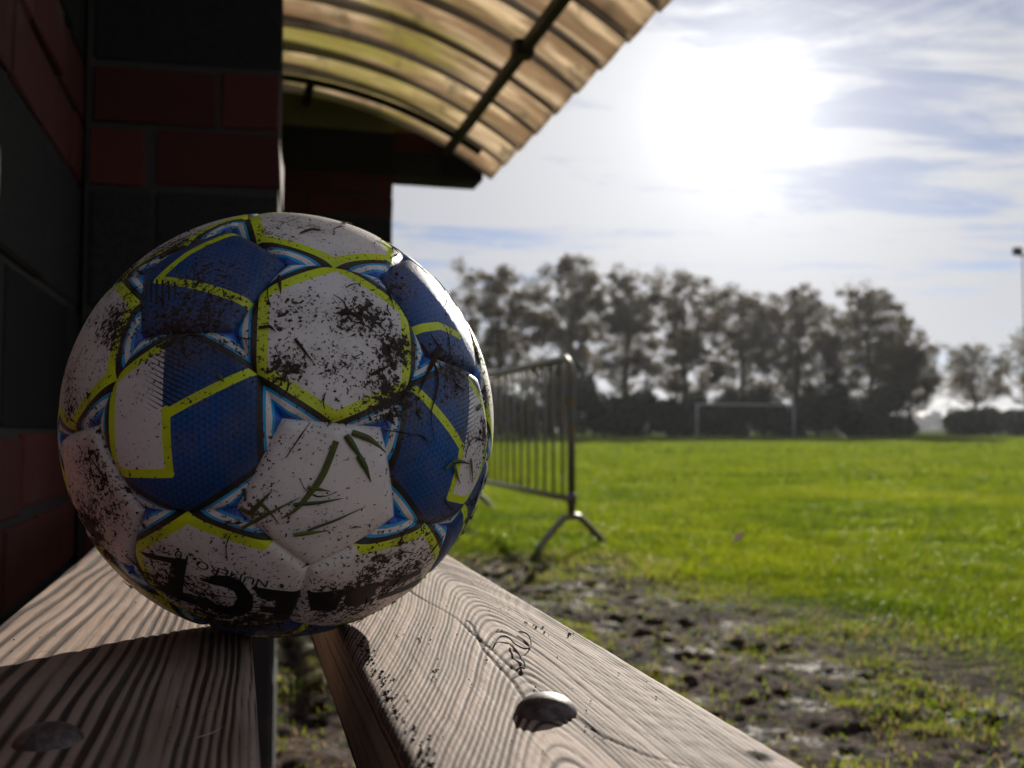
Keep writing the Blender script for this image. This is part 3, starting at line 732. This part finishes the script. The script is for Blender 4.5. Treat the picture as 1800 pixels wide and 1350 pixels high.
# mud crumbs and little roots caked on the ball
def b_mud(nt):
    oc = texco('Object'); return principled(mix(noise(oc, 60, 4), (.014, .009, .006), (.075, .047, .030)), .9, .2)
M_mud = material('caked_mud', b_mud)
octv = np.array([(1, 0, 0), (-1, 0, 0), (0, 1, 0), (0, -1, 0), (0, 0, 1), (0, 0, -1)], float)
octf = np.array([(0, 2, 4), (2, 1, 4), (1, 3, 4), (3, 0, 4), (2, 0, 5), (1, 2, 5), (3, 1, 5), (0, 3, 5)])
ns = 42000; S = rng.normal(size=(ns, 3)); S /= np.linalg.norm(S, axis=1, keepdims=True); dv = dirtiness(S)
cl = vnoise(S[:, 0]*9+S[:, 2]*5, S[:, 1]*9-S[:, 2]*4, 3)*.6 + vnoise(S[:, 0]*22+S[:, 2]*13, S[:, 1]*22-S[:, 2]*9, 4)*.4
S = S[rng.random(ns) < ((dv*.24+.012)*np.clip(cl*1.8+.6, 0, 1.4))]
def rad_of(S):
    """surface radius under each direction"""
    cen = [ico[k] for k in range(12)]+[nrm(ico[list(t)].sum(0)) for t in faces]; keys = list(range(12))+faces
    Sd = S@np.array(cen).T; cth = np.array([math.cos(math.atan(.3655)*.90)]*12+[math.cos(math.atan(.441)*.93)]*20)
    which = np.argmax(Sd - cth, axis=1); r = np.zeros(len(S))
    for wi in np.unique(which):
        m = which == wi; key = keys[wi]; n, e1, e2 = basis(key); g = S[m]/(S[m]@n)[:, None]; r[m] = surf_r(key, np.stack([g@e1, g@e2], -1), pscale[key])
    return r
n = len(S); rr = rad_of(S); sz = np.exp(rng.normal(-7.95, .5, n))
Vc = octv[None]*rng.uniform(.5, 1.5, (n, 6, 1)); an = rng.normal(size=(n, 3)); 
rot = np.stack([np.linalg.qr(rng.normal(size=(3, 3)))[0] for _ in range(n)])
Vc = np.einsum('nij,nkj->nki', rot, Vc)*sz[:, None, None] + (S*(rr+.0001)[:, None])[:, None]
Fc = (octf[None]+(np.arange(n)*6)[:, None, None]).reshape(-1, 3); Vc = Vc.reshape(-1, 3)
tag(obj('mud_crumbs', mesh('mud_crumbs', Vc, Fc), M_mud, ball), kind='stuff')
b = MB(); m = rng.permutation(n)[:150]
for i in m:
    c = S[i]; t = np.cross(c, rng.normal(size=3)); t /= np.linalg.norm(t); L = rng.uniform(.002, .009); s2 = np.cross(c, t); cv = rng.normal(0, .35)
    pts = []
    for f in np.linspace(-1, 1, 6):
        p = nrm(c + t*f*L/BR + s2*cv*f*f*L/BR); pts.append(p*(rr[i]+.0004+.0004*abs(f)))
    b.tube(pts, [rng.uniform(.0002, .00045)*(1-.5*abs(f)) for f in np.linspace(-1, 1, 6)], 4)
tag(b.build('root_strands', M_mud, ball, True), kind='stuff')
# blades of cut grass stuck on the ball
def b_cut(nt):
    r = objrandom(); oc = texco('Object'); n = noise(oc, 90, 4)
    c = mix(r, (.030, .065, .014), (.14, .17, .035)); c = mix(ramp(n, .50, .66)*.8, c, (.10, .075, .03))
    return leafy(c, (.10, .16, .02), .2, .5)
M_cut = material('cut_grass', b_cut)
BL = [[(-.1347,.3693,.9195),(-.0179,.4633,.886),(.1257,.5149,.848),(.1887,.5147,.8363)],[(-.1781,.367,.913),(-.1825,.4244,.8869),(-.1902,.4808,.856)],[(-.1813,.4525,.8731),(-.1834,.5012,.8457),(-.1752,.5591,.8104)],[(-.2048,.3681,.9069),(-.2549,.4211,.8705),(-.2895,.4947,.8195)],[(.3392,.4692,.8153),(.2262,.4739,.8511),(.0858,.4826,.8716)],[(.124,.492,.8617),(.0367,.5336,.845),(-.0516,.5621,.8254)],[(.2818,.4411,.8521),(.2351,.428,.8727),(.1675,.4124,.8955)],[(.2308,.4091,.8828),(.2147,.4638,.8595),(.2054,.529,.8234)],[(.31,.4051,.8601),(.2736,.4484,.8509),(.2191,.4708,.8546)],[(.127,.5978,.7915),(.0126,.6182,.7859),(-.1142,.6282,.7697)],[(.1828,.5852,.79),(.1221,.6102,.7828),(.0572,.6369,.7689)],[(.2576,.3549,.8987),(.2744,.3976,.8756)],[(-.5151,.6265,.585),(-.5577,.6362,.5331),(-.5963,.6572,.4609)],[(-.5209,.6427,.5617),(-.5151,.6808,.5207),(-.5146,.7159,.4719)],[(-.6107,.6426,.4628),(-.5958,.6825,.4232),(-.576,.7343,.3594)],[(-.4777,.6413,.6005),(-.5129,.6304,.5827),(-.5467,.6231,.5593)],[(-.7159,.1896,.6719),(-.6288,.2541,.7349),(-.5197,.3373,.785)],[(-.6618,.1447,.7356),(-.6542,.274,.7049),(-.5988,.3589,.716),(-.5241,.4202,.7408),(-.4819,.5426,.688)],[(-.1902,-.0504,.9804),(-.1971,.0012,.9804),(-.2076,.0769,.9752)],[(-.5364,.1068,.8372),(-.506,.128,.853),(-.491,.1591,.8565)],[(-.4455,-.5286,.7226),(-.5082,-.543,.6685),(-.5468,-.5129,.6618)],[(-.0913,-.1557,.9836),(-.1325,-.1413,.9811),(-.1405,-.1092,.984)],[(.1264,-.0622,.99),(.1203,-.027,.9924)],[(.0451,.4648,.8843),(-.0226,.5182,.855)],[(-.6443,-.1328,.7532),(-.6165,-.0348,.7866)],[(-.266,-.341,.9016),(-.2317,-.2485,.9405)],[(-.3794,.2018,.903),(-.487,.1939,.8516)],[(-.7451,.4689,.4743),(-.8159,.4397,.3755)]]
def blade_mesh(pts, wmid, up_of, name):
    """a folded grass blade along a path: two faces meeting at a raised midrib, tapering to the tip"""
    pts = np.array(pts, float); t = np.linspace(0, 1, len(pts)); tt = np.linspace(0, 1, 12)
    P = np.stack([np.interp(tt, t, pts[:, k]) for k in range(3)], -1); P[1:-1] = (P[:-2]+2*P[1:-1]+P[2:])/4
    V = []; F = []
    for i in range(12):
        d_ = P[min(i+1, 11)]-P[max(i-1, 0)]; d_ = nrm(d_); u_ = up_of(P[i]); s_ = nrm(np.cross(d_, u_)); wv = wmid*(.75+.5*math.sin(math.pi*min(1, .25+tt[i])))*(1-tt[i]**4*.8)
        V += [P[i]-s_*wv, P[i]+u_*wv*.45, P[i]+s_*wv, P[i]-u_*wv*.25]
    for i in range(11):
        a = 4*i
        for k in range(4): F.append((a+k, a+(k+1) % 4, a+4+(k+1) % 4, a+4+k))
    F += [(0, 1, 2, 3)[::-1], tuple(44+k for k in range(4))]
    return mesh(name, V, F, False)
for i, pts in enumerate(BL):
    pts = np.array(pts); rr_ = rad_of(pts); dark = i in (16, 17, 18, 19, 20, 21, 24, 25, 26)
    obj('twig' if dark else 'grass_blade', blade_mesh(pts*(rr_+.0009)[:, None], .0012 if i in (16,) else (.0006 if dark else .0012 if i < 4 else float(rng.uniform(.0005, .0010))), lambda p: nrm(p), 'grass_blade'), M_mud if dark else M_cut, ball)

# ------------------------------------------------------------------ bits lying on the bench
b = MB()
for path in ([(.1183,.4618),(.1257,.4797),(.1304,.4757),(.1282,.4553),(.129,.4439),(.1366,.4593),(.1406,.4785),(.1385,.489)], [(.1264,.4609),(.1233,.4304),(.1205,.4155),(.1152,.4111)]):
    P = np.array(path); t = np.linspace(0, 1, len(P)); tt = np.linspace(0, 1, 30); Q = np.stack([np.interp(tt, t, P[:, 0]), np.interp(tt, t, P[:, 1])], -1)
    for _ in range(4): Q[1:-1] = (Q[:-2]+2*Q[1:-1]+Q[2:])/4
    b.tube([(x, y, ZR+.0006+.0012*abs(math.sin(9*k/29))) for k, (x, y) in enumerate(Q)], .0004, 6)
tag(b.build('root_fibre', M_mud, None, True), 'thin black curled root fibre on the sunlit front plank', 'root')
def on_bench_blade(path, wd, mat, label, cat, name, z):
    pts = [(x, y, z+.0006) for x, y in path]; o = obj(name, blade_mesh(pts, wd, lambda p: np.array([0, 0, 1.]), name), mat); tag(o, label, cat); return o
M_straw = material('dry_straw', lambda nt: leafy((.45, .42, .34), (.4, .36, .25), .2, .5))
on_bench_blade([(-.0122, .3581), (-.0077, .3614), (-.0036, .3691)], .0003, M_straw, 'pale dry grass stem in the shade on the rear plank', 'straw', 'dry_straw', 0)
on_bench_blade([(.0030, .4988), (.0022, .4723), (.0012, .4455)], .0005, M_cut, 'green grass blade on the rear plank edge just before the football', 'cut grass', 'cut_grass', -.0006)
Vc = []; Fc = []
spots = [(.078,.4957),(.0877,.4861),(.1544,.5043),(.1508,.5133),(.1495,.4788),(.1138,.453),(.1623,.4725),(.0818,.4192),(.0643,.4151),(.1182,.3251),(.0601,.487)]
pts = []
for x, y in spots:
    for _ in range(rng.integers(2, 7)): pts.append((x+rng.normal(0, .0022), y+rng.normal(0, .006), rng.uniform(.0003, .0008)))
for _ in range(160): pts.append((.0545+abs(rng.normal(0, .0035)), rng.uniform(.24, .5), rng.uniform(.0003, .0010)))
for _ in range(110): pts.append((rng.uniform(.06, .165), rng.uniform(.3, .75), rng.uniform(.00015, .0005)))
for _ in range(60): pts.append((rng.uniform(-.11, .0), rng.uniform(.3, .9), rng.uniform(.00015, .0005)))
for k, (x, y, s) in enumerate(pts):
    z0 = (ZR if x > .03 else 0.0) - (.0016 if x < .0560 and x > .03 else 0)
    V0 = octv*rng.uniform(.5, 1.5, (6, 1))*s*np.array([1, 1.3, .8]) + np.array([x, y, z0+s*.3]); Vc.append(V0); Fc.append(octf+6*k)
tag(obj('dirt_crumbs', mesh('dirt_crumbs', np.concatenate(Vc), np.concatenate(Fc)), M_mud), 'scattered specks of dried soil on the bench planks', 'dirt', kind='stuff')

# ------------------------------------------------------------------ crowd barrier
def b_galv(nt):
    p = geo(); n = noise(p, 14, 5, .6); n2 = noise(p, 90, 3); x, y, z = xyz(p)
    c = mix(n2, (.10, .10, .10), (.20, .20, .195)); c = mix(ramp(n, .38, .56)*.9, c, (.20, .135, .05))
    return principled(c, .45, .5, .35, bump=n2, bstr=.2, bdist=.001)
M_galv = material('worn_galvanised_tube', b_galv)
bp = np.array([1.71, 5.02]); gzb = float(groundz(bp[0], bp[1]))
bar = tag(empty('crowd_barrier', (bp[0], bp[1], gzb)), 'galvanised steel crowd barrier with upright bars standing on the grass edge', 'barrier')
Hb, Lb, rc_, zb = 1.01, 2.45, .13, .255
def corner(cy, cz, a0, a1): return [(0, cy+rc_*math.cos(a), cz+rc_*math.sin(a)) for a in np.linspace(a0, a1, 9)]
fr = [(0, 0, .155), (0, 0, .6)] + corner(rc_, Hb-rc_, math.pi, math.pi/2) + [(0, Lb/2, Hb)] + corner(Lb-rc_, Hb-rc_, math.pi/2, 0) + [(0, Lb, .6), (0, Lb, .155)]
b = MB(); b.tube(fr, .021, 12); b.build('frame', M_galv, bar, True)
b = MB(); b.tube([(0, -.0, zb), (0, Lb, zb)], .017, 10); b.build('lower_rail', M_galv, bar, True)
for k in range(14):
    y = .15+.165*k
    if y < Lb-.05: b = MB(); b.tube([(0, y, zb), (0, y, Hb-.01)], .0085, 8); b.build('upright_bar', M_galv, bar, True)
for y in (0, Lb):
    b = MB(); dr = np.array([math.cos(R_(28)), math.sin(R_(28))])
    pts = [(dr[0]*s, y+dr[1]*s, max(-.01, .165-.16*max(0, (abs(s)-.045)/.215)**1.15)) for s in np.linspace(-.265, .265, 19)]
    b.tube(pts, .0185, 10); b.build('foot', M_galv, bar, True)
    b = MB(); b.tube([(0, y, .225), (0, y, .29)], .027, 10); b.box((-.012, y-.05, .262), (.012, y-.015, .285)); b.build('hook_collar', M_galv, bar, True)

# ------------------------------------------------------------------ goal, floodlight, leaf
M_white = material('dull_white_paint', lambda nt: principled(mix(noise(geo(), 3, 3), (.28, .28, .27), (.42, .42, .41)), .5, .4))
ga = bearing(1225, 71.5); gb = bearing(1395, 74.0)
goal = tag(empty('football_goal', (ga[0], ga[1], GZ)), 'pale football goal frame in front of the dark hedge across the pitch', 'goal')
dv = gb-ga
for q in ((0, 0), dv): b = MB(); b.tube([(q[0], q[1], 0), (q[0], q[1], 2.44)], .065, 12); b.build('post', M_white, goal, True)
b = MB(); b.tube([(0, 0, 2.44), (dv[0], dv[1], 2.44)], .065, 12); b.build('crossbar', M_white, goal, True)
nb = nrm(np.array([-dv[1], dv[0]]));
for q in ((0, 0), dv): b = MB(); b.tube([(q[0], q[1], 2.40), (q[0]+nb[0]*.8, q[1]+nb[1]*.8, 2.3), (q[0]+nb[0]*2, q[1]+nb[1]*2, 0)], .025, 8); b.build('stanchion', M_dark, goal, True)
fp = bearing(1804, 62); fl = tag(empty('floodlight_mast', (fp[0], fp[1], GZ)), 'thin floodlight mast with a dark lamp head at the right edge', 'floodlight')
b = MB(); b.tube([(0, 0, 0), (0, 0, 6), (0, 0, 11.6)], [.06, .05, .04], 12); b.build('mast', M_dark, fl, True)
b = MB(); b.box((-.62, -.05, 11.50), (.45, .05, 11.58)); b.build('crossarm', M_dark, fl)
b = MB(); b.box((-.66, -.22, 11.55), (-.16, .18, 12.0), .05); b.build('lamp_head', M_dark, fl)
M_leaf = material('pale_fallen_leaf', lambda nt: leafy((.62, .52, .45), (.6, .45, .33), .4, .5))
lp = bearing(1297, 5.32); V = []; F = []
for i, t in enumerate(np.linspace(0, 1, 9)):
    wv = .024*math.sin(math.pi*t)**.8+.001; V += [((t-.5)*.10, -wv, .012+.02*t*t+.012), ((t-.5)*.10, 0, .008+.02*t*t), ((t-.5)*.10, wv, .012+.02*t*t+.014), ((t-.5)*.10, 0, .006+.02*t*t)]
for i in range(8):
    for k in range(4): F.append((4*i+k, 4*i+(k+1) % 4, 4*i+4+(k+1) % 4, 4*i+4+k))
F += [(3, 2, 1, 0), (32, 33, 34, 35)]
lf = tag(obj('fallen_leaf', mesh('fallen_leaf', V, F, True), M_leaf, None, (lp[0], lp[1], float(groundz(lp[0], lp[1]))+.03)), 'curled pale pinkish fallen leaf on the grass near the mud', 'leaf'); lf.rotation_euler = (0, -.2, .6)

# ------------------------------------------------------------------ trees and shrubs
def b_bark(nt):
    p = geo(); x, y, z = xyz(p); n = noise(vec(x*6, y*6, z), 3, 5)
    return principled(mix(n, (.028, .022, .018), (.075, .06, .05)), .9, .2, bump=n, bstr=.5, bdist=.03)
def b_leaf(a, c_, t_):
    def f(nt):
        r = E(attr('tint').outputs['Fac']); return leafy(mix(r, a, c_), mix(r, tuple(.5*x for x in t_), t_), .4, .5, .25)
    return f
M_bark = material('tree_bark', b_bark)
M_leaf1 = material('autumn_oak_leaves', b_leaf((.026, .030, .010), (.095, .058, .022), (.17, .12, .03)))
M_far = material('far_wood_leaves', lambda nt: principled(mix(E(attr('tint').outputs['Fac']), (.02, .028, .016), (.05, .06, .03)), .9, .1))
M_leaf2 = material('dark_shrub_leaves', b_leaf((.016, .022, .010), (.045, .045, .018), (.05, .06, .018)))
def leafquads(C, n, r, size, flat=.8):
    """n small leaf sprays round each clump centre"""
    k = len(C)*n; ce = np.repeat(C, n, 0); rr = np.repeat(r, n)
    o = rng.normal(size=(k, 3)); o /= np.linalg.norm(o, axis=1, keepdims=True); o *= (rng.random(k)**.45*rr)[:, None]; o[:, 2] *= flat
    p = ce+o; a = rng.normal(size=(k, 3)); a /= np.linalg.norm(a, axis=1, keepdims=True); b = np.cross(a, rng.normal(size=(k, 3))); b /= np.linalg.norm(b, axis=1, keepdims=True)
    s = rng.uniform(size*.6, size*1.4, k)[:, None]; a *= s; b *= s*.6
    V = np.stack([p-a, p+b*.9-a*.1, p+a, p-b*.9+a*.1], 1).reshape(-1, 3); F = (np.arange(k)*4)[:, None]+np.arange(4)[None]
    return V, F, np.repeat(np.clip(rng.random(k)*.6+np.repeat(rng.random(len(C)), n)*.4, 0, 1), 4)
def tree(name, px, dist, top_y, base_c, halfw, label, clumps, lean=0.0, nleaf=86, leafsize=.105, base=0.0, skew=0.0):
    """trunk with forked limbs; leaf clumps hang where the limbs end, inside the crown's outline"""
    o2 = bearing(px, dist); H = (755-top_y)*dist/FPX*1.025 + (CAM[2]-GZ); hw = halfw*1.16*dist/FPX; cb = H*base_c
    root = tag(empty(name, (o2[0], o2[1], GZ)), label, 'tree', 'trees across the pitch')
    b = MB(); tips = []
    r0 = .018*H+.05; tr = [np.array([0, 0, -.2])]
    for k in range(1, 7): tr.append(np.array([lean*k/6*H*.1+rng.normal(0, .10), rng.normal(0, .10), H*.80*k/6]))
    b.tube(tr, [r0*(1.15-.95*k/6) for k in range(7)], 8); tips.append(tr[-1])
    nl = 13
    for i in range(nl):
        f = rng.uniform(.24, .92) if i > 2 else (.25, .32, .4)[i]
        kk = f*6; j = int(kk); s = tr[j]+(tr[min(j+1, 6)]-tr[j])*(kk-j); an = 2.4*i+rng.normal(0, .4)
        env = math.sqrt(max(.05, 1-((f*.8*H+H*.18-(cb+H)/2)/((H-cb)/2+.3*H))**2))
        L = hw*env*rng.uniform(.65, 1.0); up = rng.uniform(.45, 1.0)*L*(.6+f)
        e = s+np.array([math.cos(an)*L+skew*L*.3, math.sin(an)*L*.8, up]); e[2] = min(e[2], H*.97)
        m1 = s*.5+e*.5+np.array([0, 0, -.08*L])+rng.normal(0, .12, 3); rr_ = r0*(1-.85*f)*.55
        b.tube([s, m1, e], [rr_, rr_*.65, rr_*.2], 6)
        for q in range(4):
            t0 = rng.uniform(.35, .95); s2 = (s*(1-t0)+m1*t0) if t0 < .5 else (m1*(1-t0)+e*t0); d_ = nrm(rng.normal(size=3)+np.array([math.cos(an)*.6, math.sin(an)*.6, .7])); e2 = s2+d_*rng.uniform(.16, .34)*hw
            b.tube([s2, (s2+e2)/2+rng.normal(0, .06, 3), e2], [rr_*.35, rr_*.22, rr_*.08], 5); tips += [e2, (s2+e2)/2]
        tips += [e, m1*.3+e*.7]
    b.build('trunk', M_bark, root, True)
    T_ = np.array(tips); ex = []; nn = int(clumps*4.7)
    for _ in range(nn):
        u = rng.normal(size=3); u /= np.linalg.norm(u); u *= rng.random()**.38
        k_ = .94 + .09*math.sin(3*math.atan2(u[1], u[0])+hw) + .07*math.sin(5*u[2]+px)
        c = np.array([u[0]*hw*.93*k_+skew*hw*.2, u[1]*hw*.75*k_, cb+(H-cb)*.5+u[2]*(H-cb)*.47]); c[:2] *= min(1.0, math.sqrt(max(.1, 1.12-(u[2]*.95)**2))/max(.3, abs(k_)*.98) if abs(u[2]) > .55 else 1.0)
        j = np.argmin(np.linalg.norm(T_-c, axis=1)); ex.append(c*.85+T_[j]*.15)
    T2 = T_[(T_[:, 2] > cb*.8) & (T_[:, 2] < H*.93) & (np.hypot(T_[:, 0], T_[:, 1]) < hw*.95)]; Cc = np.array(list(T2[rng.random(len(T2)) < .55])+ex); rad = rng.uniform(.40, .95, len(Cc))
    V, F, t = leafquads(Cc, nleaf, rad, leafsize)
    keep = (V.reshape(-1, 4, 3)[:, :, 2].max(1) < H*1.01) & (V.reshape(-1, 4, 3)[:, :, 2].min(1) > .3)
    V = V.reshape(-1, 4, 3)[keep].reshape(-1, 3); t = t.reshape(-1, 4)[keep].ravel(); F = (np.arange(len(V)//4)*4)[:, None]+np.arange(4)[None]
    me = mesh('crown', V, F); fattr(me, 'tint', t); obj('crown', me, M_leaf1, root); return root
tree('oak_tree', 880, 90, 457, .16, 90, 'broad tree at the left end of the row, beside the football', 66, -.2)
tree('oak_tree', 1003, 92, 430, .17, 70, 'tallest tree of the row, above the crowd barrier', 60)
tree('oak_tree', 1098, 91, 460, .18, 56, 'narrow tree right of the tallest tree', 42, .2)
tree('oak_tree', 1205, 92, 468, .16, 84, 'rounded tree above the left post of the goal', 66)
tree('oak_tree', 1306, 95, 506, .16, 58, 'lower tree filling the dip above the goal crossbar', 40)
tree('oak_tree', 1402, 92, 491, .15, 86, 'wide tree above the right post of the goal', 66)
tree('oak_tree', 1528, 90, 498, .15, 92, 'broad tree at the right end of the tall row', 72, .2)
tree('oak_tree', 1598, 91, 598, .22, 52, 'low drooping tree ending the row on the right', 34, .4)
tree('small_tree', 1712, 105, 600, .30, 54, 'small dark tree standing alone right of the gap', 44, nleaf=40)
tree('small_tree', 1806, 108, 565, .24, 50, 'half-bare tree cut by the right edge of the picture', 26, nleaf=26, leafsize=.12)
def shrub(px, dist, h, hw, lab, grp):
    o2 = bearing(px, dist); root = tag(empty('shrub', (o2[0], o2[1], GZ)), lab, 'shrub', grp)
    b = MB()
    for _ in range(5):
        an = rng.uniform(0, 6.28); e = np.array([math.cos(an)*hw*.5, math.sin(an)*hw*.4, h*rng.uniform(.6, .9)]); b.tube([(0, 0, -.1), e*.5+np.array([0, 0, .1*h]), e], [.09, .06, .02], 5)
    b.build('stem', M_bark, root, True)
    n_ = 52; u = rng.normal(size=(n_, 3)); u /= np.linalg.norm(u, axis=1, keepdims=True); u *= (rng.random(n_)**.4)[:, None]
    C = np.stack([u[:, 0]*hw, u[:, 1]*hw*.6, h*.48+u[:, 2]*h*.46], -1); V, F, t = leafquads(C, 52, np.full(n_, min(.8, .3*h)), .21)
    V[:, 2] = np.maximum(V[:, 2], .0); me = mesh('foliage', V, F); fattr(me, 'tint', t); obj('foliage', me, M_leaf2, root)
for k, px in enumerate(np.arange(785, 1570, 43)):
    hh = 5.4+1.0*math.sin(k*1.7)+rng.uniform(-1.2, 1.2) if px < 1120 else 4.0+.9*math.sin(k*2.1)+rng.uniform(-1, 1.2)
    shrub(px+rng.uniform(-10, 10), 86.5+rng.uniform(-1.5, 3), hh, 2.3, 'dark shrub in the undergrowth below the tall trees', 'undergrowth shrubs along the far touchline')
for px, d_, hh, hw in ((1585, 92, 1.7, 1.2), (1690, 103, 2.6, 1.7), (1735, 104, 3.3, 1.9), (1790, 106, 2.8, 2.0)):
    shrub(px, d_, hh, hw, {1585: 'low bush below the drooping end of the tree row', 1690: 'bush left of the small lone tree trunk', 1735: 'bush right of the small lone tree trunk', 1790: 'bush at the right edge below the half-bare tree'}[px], 'bushes right of the tree row')
# far wood beyond the gaps: one continuous mass
P = []
for px in np.arange(-700, 3000, 5.5):
    dd = 640+60*math.sin(px*.011)+rng.uniform(0, 45); o2 = bearing(px, dd); h = 9.0+3.0*math.sin(px*.023)+rng.uniform(-2, 2)
    for z in np.arange(1.2, h, 2.4): P.append((o2[0]+rng.normal(0, 1.0), o2[1]+rng.normal(0, 2), GZ+z))
P = np.array(P); V, F, t = leafquads(P, 18, np.full(len(P), 2.6), 1.6)
V[:, 2] = np.maximum(V[:, 2], GZ)
me = mesh('far_wood', V, F); fattr(me, 'tint', t); tag(obj('far_wood', me, M_far), 'hazy blue-grey wood on the horizon beyond the pitch', 'wood', kind='stuff')
# dew in the turf
P = scatter_view(420, 3.6, 16, -900, 900, 1.3); P = P[mudness(P[:, 0], P[:, 1]) < .3]
n = len(P); zt = groundz(P[:, 0], P[:, 1])+rng.uniform(.02, .05, n); t_ = (1+5**.5)/2
import bmesh as _b
bm = _b.new(); _b.ops.create_icosphere(bm, subdivisions=2, radius=1); iv = np.array([v.co[:] for v in bm.verts]); itf = np.array([[v.index for v in f.verts] for f in bm.faces]); bm.free()
s = rng.uniform(.0015, .004, n); V = (iv[None]*s[:, None, None]+np.stack([P[:, 0], P[:, 1], zt], -1)[:, None]).reshape(-1, 3); F = (itf[None]+(np.arange(n)*len(iv))[:, None, None]).reshape(-1, 3)
M_dew = material('dew_drop', lambda nt: principled((.75, .8, .75), .12, 1.0))
tag(obj('dew_drops', mesh('dew_drops', V, F, True), M_dew), 'glinting dew drops in the turf', 'dew', kind='stuff')
# ------------------------------------------------------------------ haze
HAZE = 0.00018
b = MB(); b.box((-1200, -1200, GZ-1.0), (1200, 1200, 19.0))
def b_haze():
    m = bpy.data.materials.new('haze_air'); m.use_nodes = True; nt = m.node_tree; nt.nodes.clear(); o = nt.nodes.new('ShaderNodeOutputMaterial'); v = nt.nodes.new('ShaderNodeVolumePrincipled')
    v.inputs['Color'].default_value = (.88, .92, 1, 1); v.inputs['Density'].default_value = HAZE; v.inputs['Anisotropy'].default_value = .45
    nt.links.new(v.outputs[0], o.inputs['Volume']); return m
if HAZE > 0: tag(b.build('haze', b_haze()), 'thin pale haze over the whole pitch', 'haze', kind='stuff')
